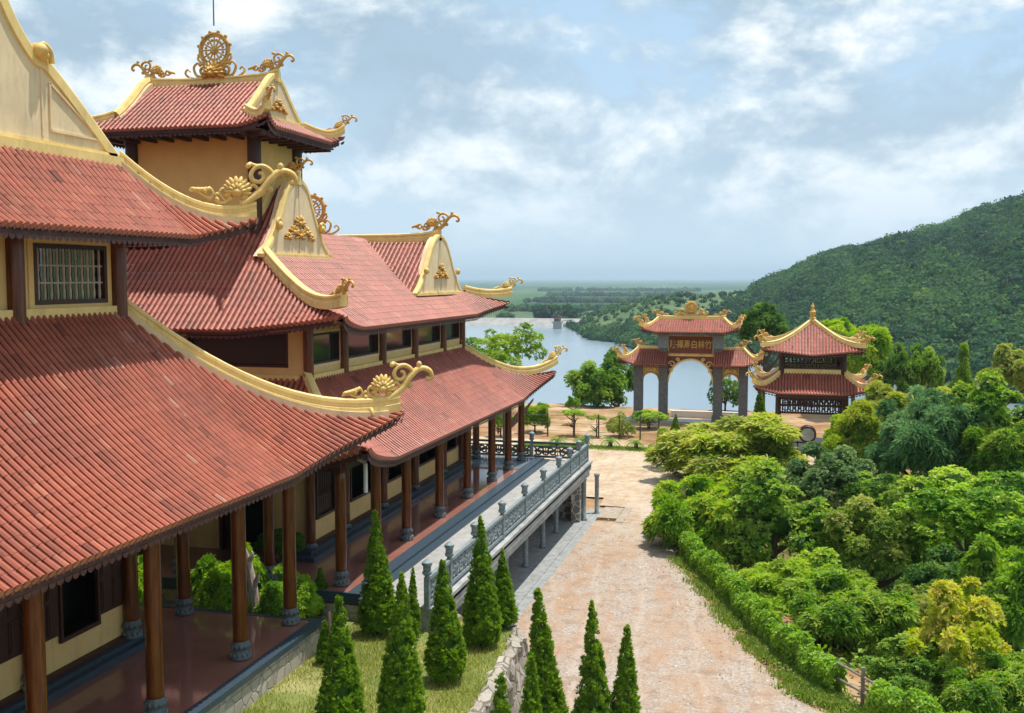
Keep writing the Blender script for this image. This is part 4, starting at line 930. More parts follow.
far_f=nt.nodes.new('ShaderNodeMapRange');far_f.inputs[1].default_value=150;far_f.inputs[2].default_value=700;nt.links.new(sp_.outputs['Y'],far_f.inputs[0])
nt.links.new(mix(nt,far_f.outputs[0],near_c,fld),b.inputs['Base Color']);b.inputs['Roughness'].default_value=.95;b.inputs['Specular IOR Level'].default_value=.1
bump(nt,b,noise(nt,3,6,.7,pos),.5,.06);M['ground']=m
struct(part('ground',nm,m,None,True,sharp=False))
# lake
nm=NM();nm.add([(-1900,100,-30.5),(1500,100,-30.5),(1500,842,-30.5),(-1900,842,-30.5)],[(0,1,2,3)])
m,nt,b=new_mat('lake_water');b.inputs['Base Color'].default_value=(.16,.25,.33,1);b.inputs['Roughness'].default_value=.22;b.inputs['IOR'].default_value=1.33
geo=nt.nodes.new('ShaderNodeNewGeometry');nt.links.new(ramp(nt,noise(nt,.012,4,.6,geo.outputs['Position'],stretch=(1,.3,1)),[(.3,(.17,.235,.29)),(.7,(.23,.295,.345))]),b.inputs['Base Color'])
bump(nt,b,noise(nt,.9,4,.6,geo.outputs['Position'],stretch=(1,.5,1)),.25,.12)
struct(part('lake',nm,m))
# road and forecourt
def mth2(nt,v):
    # two wheel tracks across the road, as a 0..1 saw around each track line
    a=nt.nodes.new('ShaderNodeMath');a.operation='MULTIPLY_ADD';nt.links.new(v,a.inputs[0]);a.inputs[1].default_value=.55;a.inputs[2].default_value=.2
    f=nt.nodes.new('ShaderNodeMath');f.operation='FRACT';nt.links.new(a.outputs[0],f.inputs[0]);return f.outputs[0]
pl=[(14,14),(-6.2,14),(-6.0,22),(-6.2,27.5),(-7.4,29.2),(-9.02,29.4),(-9.02,50.4),(-7.6,50.4),(-7.6,53.9),(-9.4,54),(-9.5,56),(-30,56),(-34,74),(-24,75.5),(-15.5,75.2),(-9.5,74.6),(-5,76),(2,74)]
rt_=[(float(np.interp(y,EDGE_Y,EDGE_X))-off,y) for y,off in ((66,.3),(60,.8),(54,1.2),(48,1.2),(44.4,1.3),(41,1.35),(37,1.4),(33,1.4),(30,1.6),(27,2.0),(20,1.2))]
poly=pl+rt_
tri=mgeo.tessellate_polygon([[Vector((a,b,0)) for a,b in poly]])
nm=NM();nm.add([(a,b,-2.985) for a,b in poly],t=[tuple(t) for t in tri])
m,nt,b=new_mat('dirt_road');geo=nt.nodes.new('ShaderNodeNewGeometry');pos=geo.outputs['Position'];s3=nt.nodes.new('ShaderNodeSeparateXYZ');nt.links.new(pos,s3.inputs[0])
gr_=ramp(nt,noise(nt,9,6,.75,pos),[(.3,(.20,.15,.12)),(.5,(.36,.295,.245)),(.66,(.48,.43,.385))])
gr_=mix(nt,ramp(nt,noise(nt,.5,5,.65,pos,stretch=(1.6,.6,1)),[(.44,(0,0,0)),(.62,(.85,.85,.85))]),gr_,(.37,.235,.15))
fr=ramp(nt,noise(nt,.35,7,.7,pos),[(.35,(.40,.28,.17)),(.6,(.54,.44,.33))])
mr=nt.nodes.new('ShaderNodeMapRange');mr.inputs[1].default_value=44;mr.inputs[2].default_value=58;nt.links.new(s3.outputs['Y'],mr.inputs[0])
c=mix(nt,mr.outputs[0],gr_,fr)
trk=nt.nodes.new('ShaderNodeVectorMath');trk.operation='DOT_PRODUCT';trk.inputs[1].default_value=(1,.125,0);nt.links.new(pos,trk.inputs[0])
wob=nt.nodes.new('ShaderNodeMath');wob.operation='MULTIPLY_ADD';nt.links.new(noise(nt,.25,3,.5,pos),wob.inputs[0]);wob.inputs[1].default_value=1.6;nt.links.new(trk.outputs['Value'],wob.inputs[2])
c=mix(nt,ramp(nt,mth2(nt,wob.outputs[0]),[(.40,(0,0,0)),(.5,(.5,.5,.5)),(.60,(0,0,0))]),c,(.44,.365,.30))
c=mix(nt,ramp(nt,noise(nt,1.6,7,.7,pos),[(.50,(0,0,0)),(.66,(.6,.6,.6))]),c,(.22,.14,.09))
c=mix(nt,ramp(nt,noise(nt,.8,6,.7,pos,stretch=(2.5,.45,1)),[(.52,(0,0,0)),(.7,(.55,.55,.55))]),c,(.36,.20,.11))
c=mix(nt,ramp(nt,noise(nt,26,3,.6,pos),[(.60,(0,0,0)),(.70,(.8,.8,.8))]),c,(.55,.50,.45))
nt.links.new(c,b.inputs['Base Color']);b.inputs['Roughness'].default_value=.95;b.inputs['Specular IOR Level'].default_value=.15
bump(nt,b,noise(nt,11,6,.75,pos),.55,.04)
struct(part('road',nm,m))
# stones scattered over the road
nm=NM();OCT=np.array([(1,0,0),(0,1,0),(-1,0,0),(0,-1,0),(0,0,1),(0,0,-.4)]);OT=[(0,1,4),(1,2,4),(2,3,4),(3,0,4),(1,0,5),(2,1,5),(3,2,5),(0,3,5)]
for i in range(3600):
    y=22+34*RNG.random()**1.3;xl=-6.0 if y<29.5 else -8.9;xr=float(np.interp(y,EDGE_Y,EDGE_X))-1.2;t=RNG.random()
    if RNG.random()<.35: t=1-.25*RNG.random()
    x=xl+(xr-xl)*t;s=.014+.045*RNG.random()**4
    nm.add((OCT*RNG.uniform(.7,1.3,(6,1)))*np.array([s,s*RNG.uniform(.6,1.2),s*.7])+np.array([x,y,-2.98]),t=OT,rnd=RNG.random())
m,nt,b=new_mat('road_pebbles');a=N(nt,'ShaderNodeAttribute',attribute_name='rnd');nt.links.new(ramp(nt,a.outputs['Fac'],[(0,(.26,.18,.13)),(.4,(.45,.37,.30)),(.8,(.58,.53,.47)),(1,(.72,.69,.64))]),b.inputs['Base Color']);b.inputs['Roughness'].default_value=.9
struct(part('gravel',nm,m,None,False,True),'stuff')
# lawn bed and its rock edge
lawn_edge=[(-6.3,8),(-6.55,14),(-6.6,19),(-6.65,22),(-6.75,24.2),(-6.95,26.5),(-7.1,27.7),(-7.9,28.35),(-9.3,28.5)]
poly=[(-33,24.9),(-11.95,24.9),(-11.95,8)]+lawn_edge+[(-9.34,26.95),(-11.4,27.05),(-11.7,27.25),(-33,27.25)]
tri=mgeo.tessellate_polygon([[Vector((a,b,0)) for a,b in poly]]);nm=NM();nm.add([(a,b,-.80) for a,b in poly],t=[tuple(t) for t in tri])
m,nt,b=new_mat('dry_lawn');geo=nt.nodes.new('ShaderNodeNewGeometry');pos=geo.outputs['Position']
c=ramp(nt,noise(nt,.7,5,.65,pos),[(.35,(.13,.18,.035)),(.5,(.22,.25,.06)),(.66,(.40,.36,.15))]);c=mix(nt,ramp(nt,noise(nt,18,3,.7,pos),[(.4,(.5,.5,.5)),(.6,(0,0,0))]),c,(.10,.13,.03))
nt.links.new(c,b.inputs['Base Color']);b.inputs['Roughness'].default_value=.95;bump(nt,b,noise(nt,25,4,.7,pos),.6,.03)
struct(part('lawn',nm,m))
def blades(nm,pts,h,w,lean=.5,n=1):
    pts=np.asarray(pts,float);k=len(pts);a=RNG.uniform(0,2*PI,k);hh=h*RNG.uniform(.5,1.3,k);d=np.stack([np.cos(a),np.sin(a),np.zeros(k)],1)
    l=RNG.uniform(0,lean,k)[:,None]*hh[:,None];a2=RNG.uniform(0,2*PI,k);d2=np.stack([np.cos(a2),np.sin(a2),np.zeros(k)],1)
    V=np.stack([pts-d*w,pts+d*w,pts+d2*l+np.array([0,0,1])*hh[:,None]],1).reshape(-1,3)
    nm.add(V,t=np.arange(3*k).reshape(-1,3),rnd=np.repeat(RNG.random(k),3),tip=np.repeat((RNG.random(k)<.25)*1.0,3))
n=52000;yy=RNG.uniform(17,28.3,n);xx=RNG.uniform(-11.9,-6.6,n);keep=(xx<np.interp(yy,[p[1] for p in lawn_edge],[p[0] for p in lawn_edge])-.05)&~((yy>27)&(xx<-9.3))
dens=(np.sin(xx*2.3+yy*.8)+np.sin(yy*1.7-xx)+RNG.normal(0,1,n))>-.8;keep&=dens
nm=NM();blades(nm,np.stack([xx,yy,np.full(n,-.80)],1)[keep],.085,.011)
struct(part('lawn_grass',nm,M['lf_grass'],None,False,True),'stuff')
nm=NM();V=[];ne=len(lawn_edge);E_=smooth_path([(a,b,0) for a,b in lawn_edge],10);k=len(E_)
tg=np.gradient(E_,axis=0);on=np.stack([tg[:,1],-tg[:,0],0*tg[:,0]],1);on/=np.linalg.norm(on,axis=1)[:,None]
rowsV=[]
for (o,z) in ((-.26,-.86),(-.20,-.75),(-.05,-.73),(.10,-.85),(.16,-1.2),(.24,-1.7),(.32,-2.3),(.45,-3.1)):
    jt=RNG.normal(0,.045,(k,1));rowsV.append(E_+on*(o+jt)+np.array([0,0,z])+np.stack([0*jt[:,0],0*jt[:,0],RNG.normal(0,.035,k)],1))
nr_=len(rowsV);I=np.arange(nr_-1)[:,None]*k+np.arange(k-1)[None,:];nm.add(np.concatenate(rowsV),np.stack([I,I+k,I+k+1,I+1],-1).reshape(-1,4))
o=part('rock_edging',nm,M['rock']);tag(o,'pale piled rock wall holding up the edge of the conifer lawn above the road','rock wall')
# ------------------------------------------------------------------ hill
PX=np.array([380,520,560,572,589,612,655,699,740,756,827,902,962,1019,1100,1250,1500,1800.]);
PYR=np.array([334,333,330,318,307,299,289,286,285,279,251,233,216,204,188,168,156,156.])
PXS=np.array([380,560,574,590,600,616,632,700,760,850,980,1100,1500,1800.]);RS=np.array([1000,900,800,660,650,640,580,520,480,430,372,340,330,330.])
PXR=np.array([380,560,600,655,740,800,1020,1300,1800.]);RR=np.array([1000,930,880,860,930,980,1080,1080,900.])
YAW=math.radians(14.804)
def hill_point(pxv,t,wob=True):
    pxv=np.asarray(pxv,float);t=np.asarray(t,float);th=np.arctan((pxv-512)/1030.)-YAW;co=np.cos(np.arctan((pxv-512)/1030.))
    rs=np.interp(pxv,PXS,RS);rr=np.maximum(np.interp(pxv,PXR,RR),rs+60);zr=9.2+(278-np.interp(pxv,PX,PYR))/1030.*rr*co-7.5
    zr=np.maximum(zr,-31)
    r=rs+(rr-rs)*np.clip(t,0,1)+np.clip(t-1,0,None)*700
    f=np.sin(np.clip(t,0,1)*PI/2)**.85;z=-31.5+(zr+31.5)*f-np.clip(t-1,0,None)**1.3*(zr+40)
    wv=(np.sin(pxv*.035+t*5)+.6*np.sin(pxv*.083-t*7+1)+.4*np.sin(pxv*.16+t*13))*np.sin(np.clip(t,0,1)*PI)
    z=z+wv*5.0*np.clip((zr+31)/90,.1,1)
    return np.stack([r*np.sin(th),r*np.cos(th),z],-1)
pv=np.linspace(400,1790,200);tv=np.concatenate([np.linspace(-.05,1,44),np.linspace(1.03,1.7,12)])
A,B=np.meshgrid(pv,tv);V=hill_point(A,B);k=len(pv);I=np.arange(len(tv)-1)[:,None]*k+np.arange(k-1)[None,:]
nm=NM();nm.add(V.reshape(-1,3),np.stack([I,I+1,I+k+1,I+k],-1).reshape(-1,4))
m,nt,b=new_mat('hill_grass');geo=nt.nodes.new('ShaderNodeNewGeometry');pos=geo.outputs['Position']
c=ramp(nt,noise(nt,.03,7,.7,pos),[(.33,(.035,.085,.025)),(.5,(.075,.125,.035)),(.68,(.13,.165,.05))]);nt.links.new(c,b.inputs['Base Color']);b.inputs['Roughness'].default_value=.95;bump(nt,b,noise(nt,.25,6,.7,pos),1,1.0)
struct(part('hill',nm,m,None,True,sharp=False))
import bmesh
bm=bmesh.new();bmesh.ops.create_icosphere(bm,subdivisions=1,radius=1);JV=np.array([v.co[:] for v in bm.verts]);JT=np.array([[v.index for v in f.verts] for f in bm.faces]);bm.free()
bm=bmesh.new();bmesh.ops.create_icosphere(bm,subdivisions=2,radius=1);IV=np.array([v.co[:] for v in bm.verts]);IT=np.array([[v.index for v in f.verts] for f in bm.faces]);bm.free()
def lumps(nm,pts,rad,flat=.8):
    pts=np.asarray(pts,float);rad=np.asarray(rad,float);n=len(pts);k=len(JV)
    V=JV[None]*RNG.uniform(.55,1.3,(n,k,1))*rad[:,None,None]*np.array([1,1,flat])+pts[:,None,:]
    b0=RNG.normal(.42,.15,n)+.20*np.sin(pts[:,0]*.031+pts[:,2]*.07)+.14*np.sin(pts[:,1]*.023-pts[:,2]*.05+2)
    rn=np.clip(b0[:,None]+RNG.normal(0,.16,(n,k)),0,1);tp=np.clip(RNG.normal(-.3,.25,n),0,1)
    nm.add(V.reshape(-1,3),t=(JT[None]+np.arange(n)[:,None,None]*k).reshape(-1,3),rnd=rn.ravel(),tip=np.repeat(tp,k))
n=21000;u=RNG.uniform(560,1300,n);u=np.where(RNG.random(n)<.9,560+(u-560)*.70,u);t=RNG.uniform(0,1.04,n)**.85
P_=hill_point(u,t)
low=(t>.26+.08*np.sin(u*.05)+np.clip((u-700)/75,0,1)*.85);sparse=low&(RNG.random(n)>.045)
keep=~sparse;gap=(np.sin(u*.06+t*9)+np.sin(u*.021-t*6)+RNG.normal(0,.6,n))>1.6;keep&=~(gap&(u>760))
P_=P_[keep];lw=low[keep];rad=RNG.uniform(1.9,4.3,len(P_))*np.where(RNG.random(len(P_))<.12,1.45,1)*np.where(RNG.random(len(P_))<.25,.62,1)*np.where(lw,.7,1.0)
def leafy_crowns(nm,C,r,per,sz):
    k=len(C);d=unit(RNG.normal(0,1,(k,per,3))+np.array([0,0,.55]));R_=RNG.uniform(.75,1.1,(k,per,1))
    p=C[:,None,:]+d*r[:,None,None]*R_*np.array([1,1,.85]);nn=unit(d+RNG.normal(0,.55,(k,per,3)))
    a=unit(np.cross(nn,RNG.normal(0,1,(k,per,3))));b_=np.cross(nn,a);h=sz*RNG.uniform(.6,1.3,(k,per,1))*(r[:,None,None]/2.4)**.5
    V=np.stack([p-a*h,p-b_*h*.7,p+a*h,p+b_*h*.7],2).reshape(-1,3);m=k*per
    b0=RNG.normal(.43,.22,k)+np.where(RNG.random(k)<.04,.4,0)+.22*np.sin(C[:,0]*.031+C[:,2]*.07)+.14*np.sin(C[:,1]*.023-C[:,2]*.05+2)
    rn=np.clip(b0[:,None]+RNG.normal(0,.13,(k,per))+.12*d[:,:,2],0,1).ravel();tp=np.repeat(np.clip(RNG.normal(-.25,.3,k),0,1),per)  # leaves facing up get a lighter colour, top light painted in
    nm.add(V,np.arange(4*m).reshape(-1,4),rnd=np.repeat(rn,4),tip=np.repeat(tp,4))
nm=NM();C_=P_+np.array([0,0,.8])*rad[:,None]*.55
lumps(nm,C_-np.array([0,0,.3]),rad*.72,.85);leafy_crowns(nm,C_,rad,44,.66)
struct(part('forest',nm,M['lf_forest'],None,False,True),'stuff')
# distant tree belts beyond the dam
pts=[];rad=[]
for (x0,x1,y,cnt) in ((-330,-150,1250,160),(-420,-160,1700,170),(-520,-200,2300,150),(-380,-180,980,30),(-760,-250,3200,140)):
    for i in range(cnt): pts.append((RNG.uniform(x0,x1),y+RNG.normal(0,25),-29));rad.append(RNG.uniform(4,7)*(y/1250)**.5)
for i in range(26): pts.append((RNG.uniform(-208,-176),872+RNG.normal(0,6),-26+RNG.uniform(0,8)));rad.append(RNG.uniform(3.5,6))
nm=NM();lumps(nm,np.array(pts),np.array(rad)*.75,.75);leafy_crowns(nm,np.array(pts),np.array(rad),26,1.4);struct(part('tree_belt',nm,M['lf_forest'],None,False,True),'stuff')
# dam and intake tower
nm=NM();pr=[(820,-33),(834,-24.4),(840,-24.4),(852,-33)]
nm.prism([(a,b) for a,b in pr],lambda a,b,k:(-420+k,a+.0*k,b),258)
o=part('dam',nm,simple('dam_stone_pitching',(.34,.33,.31),.3,.2,.9,.5,.2));tag(o,'long low grey dam across the far end of the lake','dam')
it=thing('intake_tower','small dark intake tower standing in the water beside the far dam','tower',(-172,790,-31))
nm=NM();nm.box(-175,788,-34,-169,792,-25.5);nm.box(-176,787,-26,-168,793,-25);part('tower_base',nm,M['beam'],it)
nm=NM();nm.box(-174.5,788.3,-25,-169.5,791.7,-21.5);part('cabin',nm,M['brownwall'],it)
nm=NM();nm.prism([(-175.6,-21.5),(-168.4,-21.5),(-172,-19.4)],lambda a,b,k:(a,787.4+k,b),5.2);part('roof',nm,M['soffit'],it)
nm=NM();nm.box(-173.3,788.2,-24.4,-172.3,788.28,-22.6);nm.box(-171.7,788.2,-24.4,-170.7,788.28,-22.6);part('window',nm,M['black'],it)
nm=NM();nm.box(-172.6,792,-25.3,-171.4,832,-24.7);part('footbridge',nm,M['beam'],it)
# ------------------------------------------------------------------ vegetation
def leaves(nm,base,d,up,L,Wd,rnd,tip,droop=.25):
    """leaf blades: base (n,3), direction d, upward hint; folded slightly along the midrib"""
    s=unit(np.cross(d,up));nn=unit(np.cross(s,d));L=L[:,None];Wd=Wd[:,None]
    mid=base+d*L*.5+nn*L*.06;tp=base+d*L-np.array([0,0,1])*L*droop
    V=np.stack([base,mid+s*Wd*.5-nn*Wd*.12,tp,mid-s*Wd*.5-nn*Wd*.12],1).reshape(-1,3)
    k=len(base);I=np.arange(k)[:,None]*4
    nm.add(V,t=np.concatenate([I+np.array([0,1,2]),I+np.array([0,2,3])]),rnd=np.repeat(rnd,4),tip=np.repeat(tip,4))
def crown(seed,nl,nros,per,L,Wd,ptip=0.0,droop=.25,spread=(.7,1.45),lr=(.28,.46),shape='round',upb=.5,core=True):
    global RNG;keepR=RNG;RNG=np.random.default_rng(seed);R=2.0;nm=NM()
    d=unit(RNG.normal(0,1,(nl,3)));d[:,2]=np.abs(d[:,2])*1.15-.62;d=unit(d)
    c=d*RNG.uniform(.40,.92,(nl,1))*R
    if shape=='cone': h=RNG.uniform(-1,1,nl);a=RNG.uniform(0,2*PI,nl);rr=(1-h)*.5*R*.75*RNG.uniform(.5,1,nl);c=np.stack([rr*np.cos(a),rr*np.sin(a),h*R*.85],1)
    if shape=='flat': c[:,2]*=.55
    r=RNG.uniform(*lr,nl)*R*(.75 if shape=='cone' else 1)
    c=np.vstack([c,[[0,0,0]]]);r=np.append(r,R*(.45 if shape!='cone' else .35));nl+=1
    li=RNG.choice(nl,nros*3,p=r**2/np.sum(r**2));dd=unit(RNG.normal(0,1,(nros*3,3))+unit(c[li]+[0,0,.4])*.5+np.array([0,0,.55]))
    p=c[li]+dd*r[li][:,None]*RNG.uniform(.72,1.08,(nros*3,1))
    ok=np.ones(len(p),bool)
    for j in range(nl): ok&=~((np.linalg.norm(p-c[j],axis=1)<r[j]*.74)&(li!=j))
    ok&=p[:,2]>-R*.95
    p,dd,li=p[ok][:nros],dd[ok][:nros],li[ok][:nros];k=len(p)
    ax=unit(dd*.7+np.array([0,0,upb])+RNG.normal(0,.22,(k,3)))
    lumprnd=RNG.uniform(.15,.82,nl)[li];tipl=(RNG.random(nl)<ptip*1.6)[li]*.75+.0
    tp=((RNG.random(k)<np.where(tipl>0,.75,ptip*.5))&(dd[:,2]>-.1))*RNG.uniform(.4,1,k)
    for j in range(per):
        ph=2*PI*j/per+RNG.uniform(-.4,.4,k);sp=RNG.uniform(*spread,k)
        e1=unit(np.cross(ax,np.array([.3,.2,.9])+RNG.normal(0,.1,(k,3))));e2=np.cross(ax,e1)
        dr=unit(ax*np.cos(sp)[:,None]+(e1*np.cos(ph)[:,None]+e2*np.sin(ph)[:,None])*np.sin(sp)[:,None])
        leaves(nm,p+dr*L*.08,dr,ax+RNG.normal(0,.15,(k,3)),L*RNG.uniform(.65,1.25,k),Wd*RNG.uniform(.7,1.25,k),np.clip(lumprnd+RNG.normal(0,.16,k),0,1),np.clip(tp*RNG.uniform(.5,1.1,k),0,1),droop)
    if core:
        for j in range(nl): nm.add(IV*(r[j]*.66)*RNG.uniform(.75,1.1,(len(IV),1))+c[j],t=IT,rnd=0)  # filler lumps in the darkest leaf colour, painted shade inside the crown
    me=nm.mesh('crown',False,(0,0,0),True);RNG=keepR;return me
def trunk_mesh(seed,n=5,thick=.11,multi=1):
    rs=np.random.default_rng(seed);nm=NM()
    for s in range(multi):
        off=rs.normal(0,.12,2) if multi>1 else (0,0)
        base=smooth_path([(off[0]*.4,off[1]*.4,-.25),(off[0]*.6+rs.normal(0,.03),off[1]*.6,.25),(off[0]+rs.normal(0,.06),off[1]+rs.normal(0,.06),.62),(off[0]*1.4+rs.normal(0,.08),off[1]*1.4+rs.normal(0,.08),1.0)],4)
        nm.tube(base,[thick*1.25,thick,thick*.75,thick*.45],8)
        for i in range(n):
            a=rs.uniform(0,2*PI);z=rs.uniform(.45,.8);q=base[int(z*len(base)*.95)-1];l=rs.uniform(.7,1.5)
            nm.tube(smooth_path([q,q+np.array([math.cos(a)*l*.5,math.sin(a)*l*.5,.08]),q+np.array([math.cos(a)*l,math.sin(a)*l,min(.22,1.02-q[2])])],3),[thick*.5,thick*.3,thick*.12],6)
    me=nm.mesh('trunk',True);me.materials.append(M['bark']);return me
CR={'mango':crown(1,46,2100,9,.25,.075,.5,.2,(.5,1.35),(.16,.30)),
    'mango2':crown(2,40,2000,9,.25,.078,.3,.25,(.5,1.4),(.16,.31)),
    'round':crown(3,54,2700,8,.125,.07,.12,.15,(.4,1.4),(.14,.29)),
    'round2':crown(4,44,2500,8,.14,.072,.15,.15,(.4,1.4),(.15,.30)),
    'euca':crown(5,60,2300,8,.25,.045,.1,.3,(.4,1.5),(.13,.27),upb=.4),
    'loose':crown(6,40,1500,8,.17,.07,.3,.2,(.4,1.4),(.12,.24),core=False),
    'gold':crown(7,40,1900,9,.20,.085,.35,.2,(.5,1.4),(.13,.26)),
    'big':crown(8,36,1300,8,.27,.10,.1,.25,(.5,1.4),(.17,.33)),
    'cone':crown(9,40,2100,8,.14,.068,.1,.2,(.4,1.4),(.18,.30),'cone'),
    'flat':crown(10,30,1100,8,.17,.075,.3,.2,(.4,1.4),(.18,.34),'flat')}
TR=[trunk_mesh(i,5,.10,1) for i in range(3)]+[trunk_mesh(11,4,.075,3)]
def tree(name,label,cat,x,y,zc,rw,rh,kind,m,ti=0,rz=None,group=None):
    g=float(ground(x,y));t=thing(name,label,cat,(x,y,g),0,group)
    h=max(.4,zc-g+rh*.05)
    o=link('trunk',TR[ti],t);o.scale=(rw*.62,rw*.62,h);o.rotation_euler=(0,0,random.uniform(0,6.28))
    c=link('crown',CR[kind],t,(0,0,zc-g),random.uniform(0,6.28) if rz is None else rz)
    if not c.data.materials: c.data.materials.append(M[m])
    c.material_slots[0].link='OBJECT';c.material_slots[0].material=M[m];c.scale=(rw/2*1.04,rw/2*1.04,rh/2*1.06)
    return t
GT='garden trees on the slope right of the road'
for a in [
 ('broadleaf_tree','broad yellow green tree with pale young tips beside the bend of the road','tree',-2.67,62,-1.35,4.4,2.45,'mango','lf_mango',0),
 ('broadleaf_tree','thin open sapling leaning over the road at the left of the broad yellow green tree','tree',-6.9,66,-1.5,1.5,1.35,'loose','lf_mango',3),
 ('broadleaf_tree','bright green bushy tree overhanging the road where the vine hedge begins','tree',-3.4,47,-1.95,2.3,2.3,'mango2','lf_bright',0),
 ('broadleaf_tree','mid green tree with tiered leaf clumps right of the bright roadside tree','tree',-.22,46,-1.4,2.5,2.2,'round2','lf_mid',1),
 ('broadleaf_tree','grey green fine leaved tree between the tiered green tree and the blue green tree','tree',2.35,55,-1.1,2.1,1.9,'round','lf_grey',0),
 ('broadleaf_tree','olive tree with a brownish tinge in the middle of the slope','tree',3.74,45,-1.55,2.1,1.95,'round','lf_olive',2),
 ('broadleaf_tree','yellow green tree with orange tipped leaves in front of the pavilion','tree',4.4,60,-.1,2.0,2.4,'mango','lf_orange',0),
 ('broadleaf_tree','tall blue green tree with long drooping leaves, largest of its tint','tree',7.6,58,.55,2.9,3.3,'euca','lf_euca',1),
 ('broadleaf_tree','wide bright green domed tree right of the olive tree','tree',7.89,45,-.45,3.1,2.1,'round','lf_bright',0),
 ('broadleaf_tree','mid green tree at the right edge below the tall pale yellow tree','tree',10.6,58,1.5,2.4,2.35,'round2','lf_mid',1),
 ('broadleaf_tree','golden yellow young tree with pinkish tips near the lower right corner','tree',4.92,32,-1.5,1.6,1.95,'gold','lf_gold',3),
 ('broadleaf_tree','large leaved green tree at the right edge beside the golden tree','tree',7.2,35,-.8,1.5,1.9,'big','lf_mid',2),
 ('broadleaf_tree','dark green tree just behind the gap in the vine hedge','tree',2.36,36.5,-2.4,1.9,1.55,'mango2','lf_mid',3),
 ('broadleaf_tree','mid green tree with drooping leaves close behind the long vine hedge','tree',.1,40.5,-3.0,1.7,1.4,'mango','lf_bright',3),
 ('broadleaf_tree','round dark tree on the skyline of the garden, right of the pavilion','tree',8.3,85,1.7,1.55,2.0,'round2','lf_dark',0),
 ('broadleaf_tree','second round dark tree right of the pavilion, taller and paler','tree',10.5,86,1.9,1.6,2.2,'round','lf_mid',1),
 ('broadleaf_tree','pointed conical green tree standing alone against the forested hill','tree',12.58,80,2.0,1.25,2.25,'cone','lf_mid',0),
 ('broadleaf_tree','tall pale yellow tree at the right edge of the garden skyline','tree',14.4,75,3.0,1.75,1.95,'gold','lf_olive',0),
 ('broadleaf_tree','dark green rounded tree rising between the gate and the pavilion roof','tree',-1.74,100,4.7,2.3,2.4,'round','lf_dark',0),
 ('broadleaf_tree','tall bright green tree behind the right side of the pavilion','tree',6.0,95,2.7,2.9,3.5,'mango2','lf_bright',1),
 ('broadleaf_tree','large green tree by the lake at the left of the gate','tree',-17.4,98,-1.3,2.9,2.9,'round','lf_mid',3),
 ('broadleaf_tree','dark tree half hidden behind the large lakeside tree, next to the gate','tree',-15.9,102,-.5,2.2,2.3,'round2','lf_dark',1),
 ('broadleaf_tree','green tree showing over the porch roof of the second hall','tree',-16.84,62,4.8,2.4,1.8,'loose','lf_mid',0),
 ('broadleaf_tree','small dark tree seen through the right side arch of the gate','tree',-5.1,96,-1.2,1.6,2.3,'loose','lf_dark',3),
 ('broadleaf_tree','mid green tree in the bottom right corner of the garden','tree',5.95,30,-2.2,1.4,1.15,'mango2','lf_mid',2),
 ('broadleaf_tree','light green tree in front of the pavilion, above the drum','tree',4.1,68,-.3,1.5,1.3,'mango','lf_bright',0),
 ('broadleaf_tree','mid green tree at the right edge, just above the wide domed tree','tree',11.0,55,.4,2.0,2.0,'mango2','lf_mid',1),
 ('broadleaf_tree','low dark shrubby tree behind the second vine hedge','tree',3.6,31.3,-2.2,1.1,.75,'round2','lf_mid',3),
 ('broadleaf_tree','light green tree at the right corner of the pavilion lower roof','tree',6.6,72,.7,1.7,1.5,'mango','lf_mango',2),
 ('broadleaf_tree','small yellowish tree below the conical tree','tree',10.6,68,1.5,1.2,.95,'flat','lf_olive',0),
 ('broadleaf_tree','sparse brown twigged tree between the olive tree and the golden tree','tree',4.9,37.5,-2.4,1.4,1.2,'loose','lf_olive',3),
 ('broadleaf_tree','green tree filling the middle of the slope below the olive tree','tree',2.0,41,-3.0,1.8,1.5,'round2','lf_bright',3),
 ('broadleaf_tree','small bright tree under the right side of the blue green tree','tree',8.6,52,-1.5,1.7,1.6,'mango2','lf_bright',3),
 ('broadleaf_tree','low mid green tree left of the blue green tree, below the orange tipped one','tree',4.6,53.5,-1.6,1.6,1.3,'round','lf_mid',2),
 ('broadleaf_tree','pale green low tree at the right edge below the wide domed tree','tree',8.4,39.5,-1.9,1.6,1.3,'mango','lf_bright',2),
 ('broadleaf_tree','yellowish tree on the garden skyline between the round dark trees and the conical tree','tree',9.6,72,.4,1.9,1.6,'mango','lf_mango',1),
 ('broadleaf_tree','deep green tree behind the golden tree','tree',6.4,39.5,-2.2,1.9,1.7,'round','lf_dark',0)]:
    tree(*a[:10],a[10],group=GT) if False else tree(*a)
for a in [
 ('young_tree','flat crowned bright green young tree on a thin trunk behind the row of cycads','young tree',-15.6,78,-1.25,.95,.42,'flat','lf_bright',0),
 ('young_tree','smaller flat crowned yellow green young tree, right of the flat bright one','young tree',-13.85,78,-1.55,.8,.35,'flat','lf_mango',1),
 ('young_tree','little tree at the lake edge above the red earth','young tree',-17.0,84,-1.2,.6,.6,'big','lf_mid',0),
 ('young_tree','bright young tree beside the porch roof corner of the second hall','young tree',-19.0,79,-1.7,1.1,1.2,'mango2','lf_bright',0),
 ('young_tree','second bright young tree left of the porch corner, partly behind columns','young tree',-21.0,76,-1.6,1.0,.9,'mango','lf_bright',1)]: tree(*a)
